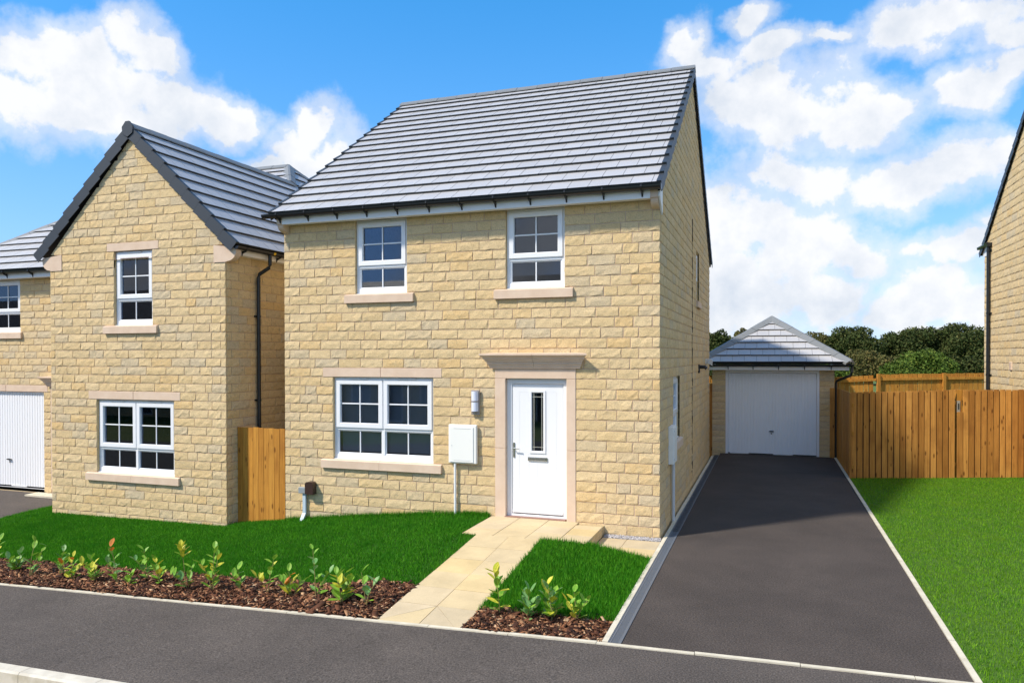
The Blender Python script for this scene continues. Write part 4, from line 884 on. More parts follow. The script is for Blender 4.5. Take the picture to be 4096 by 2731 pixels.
for sgn, xa, xw, xo in ((1, -7.603, -7.342, -7.13), (-1, -11.135, -11.41, -11.62)):
    pts = [(xa, 4.213), (xw, 4.213)]
    for i in range(7): a = math.pi/2*i/6; pts.append((xw+(xo-xw)*(.12+.88*math.sin(a)), 4.225+.17*(1-math.cos(a))))
    pts += [(xo, 4.46), (xa, 4.511)]
    m = MB(); m.extrude_y(pts, YL-.016, YL+.12); m.build('kneeler', 'cast_stone', nb)
# roofs: steep slopes left and right, shallower front slope of the wing
cg, sg_ = math.cos(math.radians(44)), math.sin(math.radians(44)); GG = 3.21/9
SR = Slope((-7.13, YL-.055, 4.475), (0, 1, 0), (-cg, 0, sg_))
RZ = 4.475+3.21*sg_; RX = -7.13-3.21*cg
BR = (-7.13-4.21*cg, 5.45, 4.475+4.21*sg_); BL = (-14.04, 5.45, BR[2])
m = MB(); e = -.006
m.poly([SR.P(0.03, .03, e), SR.P(9.84, .03, e), SR.P(5.67, 4.21, e), SR.P(4.69, 3.21, e), SR.P(.03, 3.21, e)])
SLg = Slope((2*RX+7.13, 4.7, 4.475), (0, -1, 0), (cg, 0, sg_)); wl = 4.7-(YL-.055)
m.poly([SLg.P(0, .03, e), SLg.P(wl-.03, .03, e), SLg.P(wl-.03, 3.21, e), SLg.P(0, 3.21, e)])
dy, dz = 5.45-1.31, BR[2]-4.49; lf = math.hypot(dy, dz); cf, sf = dy/lf, dz/lf
SW = Slope((-17.2, 1.31, 4.49), (1, 0, 0), (0, cf, sf))
vR = (RZ-4.49)/sf; SWP = [(0, 0), (5.45, 0), (RX+17.2, vR), (BR[0]+17.2, lf), (3.16, lf)]; m.poly([SW.P(u, max(v, .03), e) for u, v in SWP])
m.poly([(-17.2, 1.31, 4.484), BL, (-17.2, 9.6, 4.484)]); m.poly([BL, BR, (-7.13, 9.6, 4.47), (-17.2, 9.6, 4.47)])
nroof = m.build('roof', 'underlay', nb)
n1 = lay_tiles(SR, [(0, 0), (4.8, 0), (4.8, 3.20), (0, 3.20)], GG, .30, nroof, 180)
n1 += lay_tiles(SR, [(4.8, 0), (9.84, 0), (5.69, 4.2), (4.8, 3.31)], GG, .30, nroof, 30)
lay_tiles(SW, SWP, .338, .30, nroof, 85)
lay_tiles(SLg, [(0, 0), (wl, 0), (wl, 3.20), (0, 3.20)], GG, .30, nroof, 0)
m = MB()
for i in range(12):
    z0, z1 = 4.49+i*.23, 4.49+(i+1.1)*.23; f0, f1 = i/12.5, (i+1.1)/12.5
    m.poly([(-17.2+3.16*f0, 1.31+4.14*f0, z0+.03), (-17.2+3.16*f0, 9.6-4.15*f0, z0+.03), (-17.2+3.16*f1, 9.6-4.15*f1, z1), (-17.2+3.16*f1, 1.31+4.14*f1, z1)])
m.build('hip_end_tiles', 'roof_tile', nroof)['kind'] = 'stuff'
verge_units(SR, 0, -1, GG, 9, nroof, drop=.16); verge_units(SLg, wl, 1, GG, 9, nroof, drop=.16)
ridge_pieces((RX, YL-.05, RZ+.10), (RX, 4.62, RZ+.10), .125, .10, nroof)
m = MB(); m.extrude_y([(RX-.115, RZ-.10), (RX, RZ-.17), (RX+.115, RZ-.10), (RX+.125, RZ+.02), (RX+.04, RZ+.115), (RX-.04, RZ+.115), (RX-.125, RZ+.02)], YL-.085, YL-.052); m.build('ridge_end_cap', 'verge', nroof)
ridge_pieces((BL[0], BL[1], BL[2]+.10), (BR[0], BR[1], BR[2]+.10), .125, .085, nroof)
hp = Vector(BR)+Vector((0, 0, .10)); ridge_pieces(tuple(hp), (RX+.02, 4.50, RZ+.11), .14, .085, nroof, L=.40); ridge_pieces(tuple(hp), (-7.13, 9.6, 4.57), .125, .085, nroof)
ridge_pieces((BL[0], BL[1], BL[2]+.10), (-17.2, 1.31, 4.58), .125, .075, nroof)
# eaves of the neighbour
m = MB(); m.box(X1+.165, X1+.183, YL+.15, 9.4, 4.345, 4.475); m.build('fascia', 'fascia', nb); m = MB(); m.box(X1+.002, X1+.164, YL+.15, 9.4, 4.35, 4.359); m.build('soffit', 'fascia', nb)
m = MB(); gutter(m, YL-.03, 9.5, X1+.255, 4.475, axis='y'); m.extrude_y([(X1+.255+.056*math.cos(a), 4.475+.056*math.sin(a)) for a in [math.pi+math.pi*i/8 for i in range(9)]], YL-.04, YL-.031); g2 = m.build('gutter', 'gutter', nb)
for i in range(4): y = .02+i*.95; m = MB(); m.extrude_y([(X1+.32, 4.47), (X1+.29, 4.41), (X1+.20, 4.37), (X1+.184, 4.33), (X1+.184, 4.42), (X1+.25, 4.418)], y, y+.022); m.build('bracket', 'black_plastic', g2)
px = X1+.255; wy = .70
m = MB(); m.tube([(px, wy, 4.43), (px, wy, 4.25), (px-.012, wy-.01, 4.20), (X1+.075, wy-.07, 4.08), (X1+.06, wy-.075, 4.02), (X1+.06, wy-.075, -.6)], .034, 10); dp = m.build('downpipe', 'gutter', nb, smooth=True)
for z in (1.78, 3.3): m = MB(); m.tube([(X1+.06, wy-.075, z), (X1+.06, wy-.075, z+.04)], .041, 10); m.box(X1, X1+.03, wy-.13, wy-.02, z+.005, z+.035); m.build('pipe_clip', 'gutter', dp)
m = MB(); gutter(m, wy+.05, wy+.11, X1+.255, 4.477, .0575, 'y'); m.build('tape', 'yellow_tape', g2)
m = MB(); m.box(-17.1, X2-.02, 1.352, 1.37, 4.345, 4.49); m.build('fascia', 'fascia', nb); m = MB(); m.box(-17.1, X2-.02, 1.371, YW-.025, 4.35, 4.359); m.build('soffit', 'fascia', nb)
m = MB(); gutter(m, -17.2, X2-.05, 1.29, 4.50); g3 = m.build('gutter', 'gutter', nb)
for i in range(6): x = -16.2+i*.78; m = MB(); m.extrude_x([(1.222, 4.50), (1.217, 4.47), (1.26, 4.428), (1.335, 4.395), (1.351, 4.35), (1.351, 4.45), (1.29, 4.442)], x, x+.022); m.build('bracket', 'black_plastic', g3)

# ------------------------------------------------------------------ garage at the end of the drive
gar = thing('garage', (1.5, 12, 0), 'detached stone garage with hipped roof and ribbed white door', 'garage')
GY = 9.9; m = MB(); holed(m, Matrix.Translation((0, GY, 0)), .01, 3.0, -.4, 2.24, [(.347, 2.655, -.3999, 2.2399)], .004, .13); gf = m.build('wall', ['mortar', 'stone'], gar)
m = MB(); m.box(2.88, 3.0, GY+.14, 15.2, -.4, 2.24); m.box(.012, .13, GY+.14, 15.2, -.4, 2.24); m.box(.14, 2.87, 15.08, 15.2, -.4, 2.24); m.build('wall', 'stone', gar)
sx = Stones(gf, 200); sx.lay(Matrix.Translation((0, GY, 0)), 0, 3.01, -.15, 16, [(.34, 2.66, -.4, 2.3)], seed=51, quoin=(False, False)); sx.finish()
garage_door(gar, .348, 2.655, .0, 2.215, GY+.02, 28, .06)
GE = .335; zE = 2.385
m = MB(); m.box(-.315, 3.325, GY-.315, GY-.297, 2.225, 2.36); m.box(3.307, 3.325, GY-.296, 15.5, 2.225, 2.36); m.box(-.315, -.297, GY-.296, 15.5, 2.225, 2.36); m.build('fascia', 'fascia', gar)
m = MB(); m.box(-.296, 3.306, GY-.296, GY-.025, 2.232, 2.241); m.box(3.0, 3.306, GY-.024, 15.5, 2.232, 2.241); m.box(-.296, .01, GY-.024, 15.5, 2.232, 2.241); m.build('soffit', 'fascia', gar)
hw = 1.5+GE+.04; apz = 3.60; A0 = (1.507, GY-GE-.04+hw, apz); A1 = (1.507, 15.2+GE-hw, apz); cx, cyy = 1.507-hw, GY-GE-.04
sl3 = math.hypot(hw, apz-zE); cq, sq = hw/sl3, (apz-zE)/sl3
SGf = Slope((cx, cyy, zE), (1, 0, 0), (0, cq, sq)); SGr = Slope((cx+2*hw, cyy, zE), (0, 1, 0), (-cq, 0, sq)); SGl = Slope((cx, 15.2+GE+.04, zE), (0, -1, 0), (cq, 0, sq)); Lr = 15.2+GE+.04-cyy
m = MB(); e = -.006
m.poly([SGf.P(0, 0, e), SGf.P(2*hw, 0, e), SGf.P(hw, sl3, e)]); m.poly([SGr.P(0, 0, e), SGr.P(Lr, 0, e), SGr.P(Lr-hw, sl3, e), SGr.P(hw, sl3, e)]); m.poly([SGl.P(0, 0, e), SGl.P(Lr, 0, e), SGl.P(Lr-hw, sl3, e), SGl.P(hw, sl3, e)]); m.poly([(cx, 15.2+GE, zE), (cx+2*hw, 15.2+GE, zE), (1.507, A1[1], apz)])
groof = m.build('roof', 'underlay', gar); gg = sl3/7
lay_tiles(SGf, [(0, 0), (2*hw, 0), (hw, sl3)], gg, .30, groof, 300, stagger=.5); lay_tiles(SGr, [(0, 0), (Lr, 0), (Lr-hw, sl3), (hw, sl3)], gg, .30, groof, 0); lay_tiles(SGl, [(0, 0), (Lr, 0), (Lr-hw, sl3), (hw, sl3)], gg, .30, groof, 0, rest_name='left_slope_tiles')
for a, b in ((A0, (cx, cyy, zE)), (A0, (cx+2*hw, cyy, zE))): ridge_pieces((a[0], a[1], a[2]+.11), (b[0], b[1], b[2]+.10), .16, .085, groof, L=.42, t=.04)
ridge_pieces((A0[0], A0[1], apz+.10), (A1[0], A1[1], apz+.10), .13, .085, groof)
m = MB(); gutter(m, cx-.03, cx+2*hw+.03, GY-.375, 2.372); g4 = m.build('gutter', 'gutter', gar)
m = MB(); gutter(m, cyy+.05, 15.4, cx+2*hw+.0, 2.372, axis='y'); m.build('gutter', 'gutter', gar)
for i in range(6): x = -.2+i*.62; m = MB(); m.extrude_x([(GY-.44, 2.37), (GY-.445, 2.34), (GY-.40, 2.30), (GY-.335, 2.27), (GY-.316, 2.235), (GY-.316, 2.32), (GY-.375, 2.313)], x, x+.02); m.build('bracket', 'black_plastic', g4)
m = MB(); m.tube([(3.385, GY-.33, 2.33), (3.385, GY-.33, 2.18), (3.36, GY-.30, 2.10), (3.13, GY+.02, 1.98), (3.06, GY+.06, 1.94), (3.05, GY+.07, 1.88), (3.05, GY+.07, .0)], .034, 10); m.build('downpipe', 'gutter', gar, smooth=True)

# ------------------------------------------------------------------ house on the right
rh = thing('right_house', (8, 6, 0), 'gable wall of the pale stone house on the right edge, behind the gate', 'house')
RXW = 6.55; RB = 10.93; RFr = 1.93; rt = .726
TR = Matrix.Translation((RXW, 0, 0)) @ RM90       # u = -Y, depth = +X
m = MB(); m.box(RXW+.004, RXW+.13, RFr, RB-.01, -.4, 5.2); m.prism(None, [(RXW+.004, RFr, 5.2), (RXW+.004, RB-.01, 5.2), (RXW+.004, 6.43, 5.2+rt*4.5-.03)], [(RXW+.13, RFr, 5.2), (RXW+.13, RB-.01, 5.2), (RXW+.13, 6.43, 5.2+rt*4.5-.03)]); rw = m.build('wall', 'mortar', rh)
m = MB(); m.box(RXW+.14, 13, RB-.12, RB-.01, -.4, 5.2); m.box(RXW+.14, 13, RFr, RFr+.1, -.4, 5.2); m.box(12.88, 13, RFr+.11, RB-.13, -.4, 5.2); m.build('wall', 'stone', rh)
sr = Stones(rw, 250); kz = 5.053-.165*33
sr.lay(TR, -RB, -RFr, kz, 56, [], [(-rt, 1, 5.24+rt*RB), (rt, 1, 5.24-rt*RFr)], h=.165, seed=61, quoin=(True, True)); sr.finish('gable_stones', order=lambda it: (it[0], it[3][0] if it[2] else 0))
lr = math.hypot(1, rt); SRb = Slope((13.0, RB+.27, 5.30-.27*rt+.02), (-1, 0, 0), (0, -1/lr, rt/lr)); SRf = Slope((RXW-.06, RFr-.27, 5.30-.27*rt+.02), (1, 0, 0), (0, 1/lr, rt/lr)); ll = 4.77*lr
m = MB(); m.poly([SRb.P(0, 0, -.006), SRb.P(6.5, 0, -.006), SRb.P(6.5, ll, -.006), SRb.P(0, ll, -.006)]); m.poly([SRf.P(0, 0, -.006), SRf.P(6.5, 0, -.006), SRf.P(6.5, ll, -.006), SRf.P(0, ll, -.006)]); rroof = m.build('roof', 'underlay', rh)
for S_, nm in ((SRb, 'back_slope_tiles'), (SRf, 'front_slope_tiles')): lay_tiles(S_, [(0, 0), (6.5, 0), (6.5, ll), (0, ll)], .34, .30, rroof, 0, rest_name=nm)
verge_units(SRb, 6.5, 1, .34, 17, rroof, drop=.1); verge_units(SRf, 0, -1, .34, 17, rroof, drop=.1)
m = MB(); pts = [(RB-.25, 5.06), (RB, 5.06)]
for i in range(6): a = math.pi/2*i/5; pts.append((RB+.02+.16*math.sin(a), 5.07+.12*(1-math.cos(a))))
pts += [(RB+.19, 5.30), (RB-.25, 5.42)]; m.prism(None, [(RXW-.012, y, z) for y, z in pts], [(RXW+.1, y, z) for y, z in pts]); m.build('kneeler', 'fascia', rh)
m = MB(); gutter(m, RXW-.10, 13, RB+.27, 5.33, .06); m.extrude_y([(RXW-.06+.06*math.cos(a), 5.33+.06*math.sin(a)) for a in [math.pi+math.pi*i/8 for i in range(9)]], RB-.52, RB+.25); m.extrude_y([(RXW-.15, 5.33), (RXW-.10, 5.24), (RXW-.02, 5.24), (RXW+.0, 5.33)], RB-.68, RB-.50); g5 = m.build('gutter', 'gutter', rh)
m = MB(); m.tube([(RXW-.055, RB-.57, 5.26), (RXW-.055, RB-.57, -.1)], .042, 10); dp = m.build('downpipe', 'gutter', rh, smooth=True)
for z in (2.1, 3.6, 5.12): m = MB(); m.tube([(RXW-.055, RB-.57, z), (RXW-.055, RB-.57, z+.045)], .049, 10); m.box(RXW-.03, RXW, RB-.70, RB-.50, z+.012, z+.032); m.build('pipe_clip', 'gutter', dp)
m = MB(); m.bbox(RXW-.03, RXW+.01, 8.62, 8.76, 2.26, 2.44, .006)
for i in range(8): m.box(RXW-.034, RXW-.0305, 8.63, 8.75, 2.275+i*.02, 2.283+i*.02)
m.build('air_brick', 'cast_stone', rh)

# ------------------------------------------------------------------ the terrace across the road, which the ground floor panes reflect
op = thing('opposite_terrace', (-22, -24, -.9), 'stone terrace across the road, seen only as reflections in the windows', 'house')
m = MB(); m.box(-66, -8, -29.5, -24, -1.2, 4.6); m.build('wall', 'stone', op)
m = MB(); m.extrude_x([(-23.7, 4.6), (-26.75, 6.9), (-29.8, 4.6)], -66.3, -7.7); m.build('roof', 'verge', op)
for k in range(14):
    x = -64.9+k*4.1
    for (a, b, p, q) in ((x, x+1.2, .1, 1.5), (x, x+1.0, 2.6, 3.8), (x+2.2, x+3.1, -.8, 1.3)):
        m = MB(); ring(m, a, b, p, q, .09, -23.98, -23.93); w = m.build('window' if q-p < 1.6 else 'door', 'upvc', op)
        m = MB(); m.box(a+.05, b-.05, -23.999, -23.975, p+.05, q-.05); m.build('pane', 'blind' if q-p < 1.6 else 'verge', w)

# ------------------------------------------------------------------ fences
mat('gap_shade', (.05, .024, .01), .9)  # near-black colour that puts shade into the gaps between boards
def board_fence(name, label, a, b, ztop, zbot, pitch=.129, bw=.108, th=.018, matname='fence_wood', rails=True, behind=1, post_every=2.0, gap_j=.004, cat='fence', strips=False, rail_side=1, z_rails=(.25, .95, 1.55)):
    """closeboard fence from a to b (plan); ztop/zbot are functions of the distance along it"""
    a = Vector(a); b = Vector(b); d = b-a; L = d.length; d.normalize(); nrm = Vector((-d.y, d.x))
    t = thing(name, (a.x, a.y, zbot(0)), label, cat); n = int(L/pitch+.5)
    for i in range(n):
        s0 = i*pitch+random.uniform(0, gap_j); s1 = min(s0+bw+random.uniform(-.003, .003), L); o = random.uniform(-.003, .003)
        if s1-s0 < .02: continue
        mb = MB(); zt = ztop(s0)+random.uniform(-.006, .006); P = lambda s, k, z: (a.x+d.x*s+nrm.x*k, a.y+d.y*s+nrm.y*k, z); tw = random.uniform(-.004, .004)
        e0 = [P(s0+tw, o, zbot(s0)), P(s1+tw, o, zbot(s1)), P(s1+tw, o+th, zbot(s1)), P(s0+tw, o+th, zbot(s0))]; e1 = [P(s0, o, zt), P(s1, o, zt), P(s1, o+th, zt), P(s0, o+th, zt)]
        mb.prism(None, e0, e1); mb.build('board', matname, t)
    if strips:  # dark strips added behind the gaps so they read as shaded
        for i in range(1, n):
            s0 = i*pitch-.035; mb = MB(); zt = ztop(s0)-.03; k = th+.004; mb.prism(None, [P(s0, k, zbot(s0)), P(s0+.06, k, zbot(s0)), P(s0+.06, k+.016, zbot(s0)), P(s0, k+.016, zbot(s0))], [P(s0, k, zt), P(s0+.06, k, zt), P(s0+.06, k+.016, zt), P(s0, k+.016, zt)]); mb.build('gap_shade_strip', 'gap_shade', t)
    if rails:
        k0, k1 = (th+.022 if strips else th+.005, th+.05) if rail_side > 0 else (-.05, -.005)
        for zr_ in z_rails:
            mb = MB(); e0 = [P(0, k0, zbot(0)+zr_-.04), P(0, k1, zbot(0)+zr_-.04), P(0, k1, zbot(0)+zr_+.04), P(0, k0, zbot(0)+zr_+.04)]; dz = ztop(L)-ztop(0); e1 = [P(L, k0, zbot(0)+zr_-.04+dz), P(L, k1, zbot(0)+zr_-.04+dz), P(L, k1, zbot(0)+zr_+.04+dz), P(L, k0, zbot(0)+zr_+.04+dz)]
            mb.prism(None, e0, e1); mb.build('rail', matname, t)
        q = 0.; k0, k1 = (th+.0045, th+.095) if rail_side > 0 else (-.095, -.0045)
        while post_every and q < L-.1:
            mb = MB(); e0 = [P(q, k0, zbot(q)-.2), P(q+.09, k0, zbot(q)-.2), P(q+.09, k1, zbot(q)-.2), P(q, k1, zbot(q)-.2)]; zt = ztop(q)+.02; e1 = [P(q, k0, zt), P(q+.09, k0, zt), P(q+.09, k1, zt), P(q, k1, zt)]
            mb.prism(None, e0, e1); mb.build('post', matname, t); q += post_every
    return t
fe = lambda s: FC+FD*s
board_fence('board_fence', 'brown upright board fence behind the right lawn, left of the gate latch', fe(0), fe(2.225), lambda s: 1.82+.02*s, lambda s: .0+.004*s, post_every=0, strips=True)
gate = board_fence('board_gate', 'brown board gate with a metal latch at the right edge', fe(2.36), fe(4.05), lambda s: 1.865, lambda s: .015, post_every=0, cat='gate', strips=True)
n_ = Vector((-FD.y, FD.x)); p0 = fe(2.235); p1 = fe(2.352)
m = MB(); m.prism(None, [(p0.x+n_.x*.03, p0.y+n_.y*.03, 0), (p1.x+n_.x*.03, p1.y+n_.y*.03, 0), (p1.x+n_.x*.12, p1.y+n_.y*.12, 0), (p0.x+n_.x*.12, p0.y+n_.y*.12, 0)], [(p0.x+n_.x*.03, p0.y+n_.y*.03, 1.87), (p1.x+n_.x*.03, p1.y+n_.y*.03, 1.87), (p1.x+n_.x*.12, p1.y+n_.y*.12, 1.87), (p0.x+n_.x*.12, p0.y+n_.y*.12, 1.87)]); 
gp = m.build('gate_post', 'fence_wood_pale', loc=(p0.x, p0.y, 0)); tag(gp, 'square timber gate post set back beside the metal latch', 'post')
b0 = fe(2.225); b1 = fe(2.30)
def fplate(s0, s1, k0, k1, z0, z1, mb):
    P = lambda s, k, z: (fe(s).x+n_.x*k, fe(s).y+n_.y*k, z); mb.prism(None, [P(s0, k0, z0), P(s1, k0, z0), P(s1, k1, z0), P(s0, k1, z0)], [P(s0, k0, z1), P(s1, k0, z1), P(s1, k1, z1), P(s0, k1, z1)])
# full height cover board below the latch, then the latch on the gate
m = MB(); fplate(2.238, 2.352, -.002, .018, 0.01, 1.40, m); m.build('board', 'fence_wood', gate)
m = MB(); fplate(2.236, 2.300, .016, .026, 1.40, 1.635, m); lt = m.build('latch', 'galvanised', gate)
m = MB(); fplate(2.258, 2.278, .006, .0155, 1.45, 1.58, m); m.build('latch_ring', 'black_plastic', lt)
sf_ = board_fence('board_fence', 'board fence panel beside the garage, along the edge of the driveway', (3.085, 6.49), (3.085, 9.86), lambda s: 1.80-.008*s, lambda s: .0, pitch=.131, bw=.125, gap_j=.003, matname='fence_wood_pale', rail_side=-1, post_every=0)
m = MB(); m.box(2.90, 3.012, 9.84, 9.86, 0, 1.775); m.build('board', 'fence_wood', sf_)
m = MB(); m.box(3.045, 3.082, 6.455, 6.49, 0, 1.80); m.build('post', 'fence_wood', sf_)
board_fence('board_fence', 'orange board fence closing the gap between the two stone houses', (-7.36, .105), (-6.295, .012), lambda s: 1.36, lambda s: -.45+.12*s, pitch=.118, bw=.112, gap_j=.002, matname='fence_wood_pale', post_every=0)
board_fence('board_fence', 'narrow board fence between the house and the left of the garage', (-.05, 9.0), (-.05, 9.86), lambda s: 1.80, lambda s: -.1, matname='fence_wood', rail_side=1, post_every=0)
m = MB(); m.box(-.078, .006, 9.862, 9.885, -.1, 1.86)
gpo = m.build('board', 'fence_wood', [o for o in C.objects if o.get('label', '').startswith('narrow board')][0])
bf = board_fence('board_fence', 'far orange boundary fence with rails and posts behind the gate', (4.72, 15.99), (10.4, 17.98), lambda s: 1.985+.012*s, lambda s: .15, pitch=.150, bw=.136, matname='fence_wood_pale', rail_side=-1, post_every=2.12, z_rails=(.3, 1.0, 1.68), gap_j=.006)
board_fence('board_fence', 'far stepped-down section of boundary fence behind the garage corner', (2.3, 15.4), (4.70, 15.98), lambda s: 1.845+.048*s, lambda s: .1, pitch=.150, bw=.136, matname='fence_wood_pale', rail_side=-1, post_every=0, z_rails=(.3, 1.0, 1.60), gap_j=.006)
board_fence('board_fence', 'sliver of orange fence seen through the gap left of the garage', (-2.6, 11.2), (-.02, 11.4), lambda s: 2.02, lambda s: -.1, pitch=.13, matname='fence_wood_pale', rail_side=-1, post_every=0)

# ------------------------------------------------------------------ fittings on the walls
t = thing('wall_lamp', (-2.795, -.03, 1.69), 'brushed metal wall lamp with opal diffuser left of the front door', 'lamp')
m = MB(); m.bbox(-2.862, -2.726, -.05, -.022, 1.690, 2.070, .004); m.build('back_plate', 'lamp_metal', t)
for z0, z1 in ((1.745, 1.888), (1.905, 2.050)):
    m = MB(); pts = [(-2.848+.098*.5+.055*math.cos(a), -.0505-.055*math.sin(a)) for a in [math.pi*i/10 for i in range(11)]]; m.extrude_z(pts, z0, z1); m.build('diffuser', 'lamp_opal', t)
for z in (1.8885, 1.898): m = MB(); pts = [(-2.799+.058*math.cos(a), -.0505-.058*math.sin(a)) for a in [math.pi*i/10 for i in range(11)]]; m.extrude_z(pts, z, z+.006); m.build('band', 'lamp_metal', t)
m = MB(); m.tube([(-2.795, -.0505, 1.717), (-2.795, -.062, 1.717)], .012, 10); m.build('sensor', 'chrome', t)
t = thing('gas_meter_box', (-3.01, -.1, .93), 'white meter cabinet with a pipe down the front wall', 'meter box')
m = MB(); m.bbox(-3.235, -2.765, -.075, -.02, .935, 1.535, .012); m.build('cabinet', 'meter_white', t)
m = MB(); m.bbox(-3.205, -2.815, -.086, -.0755, .955, 1.500, .004); d = m.build('door', 'meter_white', t)
for z in (1.475, .985): m = MB(); m.box(-3.14, -2.86, -.0885, -.0865, z, z+.006); m.build('moulding', 'meter_grey', d)
m = MB(); m.tube([(-3.175, -.086, 1.215), (-3.175, -.091, 1.215)], .008, 8); m.build('lock', 'meter_grey', d)
m = MB(); m.tube([(-3.135, -.045, .934), (-3.135, -.045, .08)], .021, 10); m.build('pipe', 'upvc_trim', t, smooth=True)
t = thing('service_boxes', (-5.83, -.05, .3), 'grey and dark brown plastic service boxes low on the wall', 'service box')
m = MB(); m.bbox(-5.975, -5.822, -.085, -.02, .306, .408, .006); m.build('grey_box', 'grey_plastic', t)
m = MB(); pts = [(-5.818, .306), (-5.668, .306), (-5.664, .34), (-5.664, .47), (-5.675, .50), (-5.70, .51), (-5.78, .51), (-5.808, .50), (-5.818, .47)]; m.extrude_y(pts, -.125, -.02); m.build('cover', 'brown_plastic', t)
m = MB(); m.bbox(-5.915, -5.852, -.055, -.02, -.02, .305, .004); m.build('duct', 'pale_blue_plastic', t)
m = MB(); m.prism(None, [(-5.915, -.055, -.021), (-5.852, -.055, -.021), (-5.852, -.02, -.021), (-5.915, -.02, -.021)], [(-5.925, -.14, -.16), (-5.86, -.14, -.16), (-5.86, -.09, -.16), (-5.925, -.09, -.16)]); m.build('duct_bend', 'pale_blue_plastic', t)
t = thing('electric_meter_box', (.03, 1.1, .9), 'slim white electricity box on the shaded gable wall above a pipe', 'meter box')
m = MB(); m.bbox(.0, .078, .90, 1.30, .925, 1.505, .006); m.build('cabinet', 'meter_white', t)
m = MB(); m.bbox(.0785, .088, .915, 1.285, .94, 1.48, .003); d = m.build('door', 'meter_white', t)
for z in (.99, 1.42): m = MB(); m.box(.0885, .094, .925, .94, z, z+.03); m.build('hinge', 'meter_grey', d)
m = MB(); m.tube([(.045, 1.16, .924), (.045, 1.16, .0)], .026, 10); m.build('pipe', 'meter_grey', t, smooth=True)
t = thing('waste_pipe', (.05, 6.0, 2.3), 'short black waste pipe elbow on the shaded gable wall', 'pipe')
m = MB(); m.box(.001, .03, 5.85, 5.99, 2.22, 2.40); m.tube([(.02, 5.92, 2.35), (.14, 5.92, 2.35), (.17, 5.92, 2.31)], .042, 10); m.build('elbow', 'black_plastic', t)
t = thing('security_light', (.05, 7.7, 2.4), 'small white security light near the back of the gable wall', 'lamp')
m = MB(); m.bbox(.0, .05, 7.64, 7.76, 2.40, 2.52, .005); m.build('bracket', 'meter_white', t); m = MB(); m.prism(None, [(.051, 7.60, 2.42), (.051, 7.80, 2.42), (.051, 7.80, 2.52), (.051, 7.60, 2.52)], [(.16, 7.60, 2.36), (.16, 7.80, 2.36), (.16, 7.80, 2.50), (.16, 7.60, 2.50)]); m.build('lamp_head', 'meter_grey', t)

# ------------------------------------------------------------------ young laurels in the beds
LEAF = {}
def leaf_mesh(matname, v):
    if (matname, v) in LEAF: return LEAF[(matname, v)]
    r = random.Random(v*7+3); w = .26+.05*r.random(); curl = r.uniform(-.12, .28); mb = MB(); rows = []
    for i in range(6):
        t_ = i/5; hw_ = w*math.sin(math.pi*min(1, t_*.9+.06))**.8*(1 if i < 5 else .05); z = curl*t_*t_-.04*t_; fold = .10*math.sin(math.pi*t_)
        rows.append([(-hw_, t_, z+fold), (0, t_, z), (hw_, t_, z+fold)])
    for a, b in zip(rows, rows[1:]):
        for k in (0, 1): mb.quad(a[k], a[k+1], b[k+1], b[k])
    me = mb.mesh('leaf', matname)
    for p in me.polygons: p.use_smooth = True
    LEAF[(matname, v)] = me; return me
def plant(x, y, z, h, stems, leaves, mats, label, seed, lean=.42, size=.115, top=None, low=.05):
    r = random.Random(seed); t = thing('laurel_plant', (x, y, z), label, 'plant', 'young laurels in the bark beds')
    for s_ in range(stems):
        a = r.uniform(0, 6.28); H = h*.98*(1 if s_ == 0 else r.uniform(.5, .85)); ln = lean*(.4 if s_ == 0 else 1.3); pts = []; off = Vector((math.cos(a), math.sin(a)))
        for i in range(5): f = i/4; k = ln*H*f*f; pts.append((x+off.x*(k+.012*s_), y+off.y*(k+.012*s_), z-.02+H*f))
        m = MB(); m.tube(pts, [.0055, .005, .0042, .0034, .002], 6); m.build('stem', 'plant_stem', t)
        n = max(2, int(round(leaves*1.25/stems)))
        for i in range(n):
            f = low+(1-low)*((i+1)/n)**.9; f = min(f, 1.0); j = min(int(f*4), 3); g = f*4-j; p = Vector(pts[j]).lerp(Vector(pts[j+1]), g)
            az = i*2.4+r.uniform(-.5, .5)+a; el = r.uniform(-.1, .6)+f*.5; L = size*r.uniform(.75, 1.2)*(1.1-.25*f)
            mt = r.choice(mats) if not (top and f > .8) else r.choice(top)
            fw = Vector((math.cos(az)*math.cos(el), math.sin(az)*math.cos(el), math.sin(el))); sd_ = fw.cross(Vector((0, 0, 1))).normalized(); up = sd_.cross(fw)
            M_ = Matrix((sd_*L, fw*L, up*L)).transposed().to_4x4(); M_.translation = p+fw*.008
            place('leaf', leaf_mesh(mt, r.randrange(4)), t, M_)
G, TL, Y_, O_ = 'leaf_green', 'leaf_teal', 'leaf_yellow', 'leaf_orange'
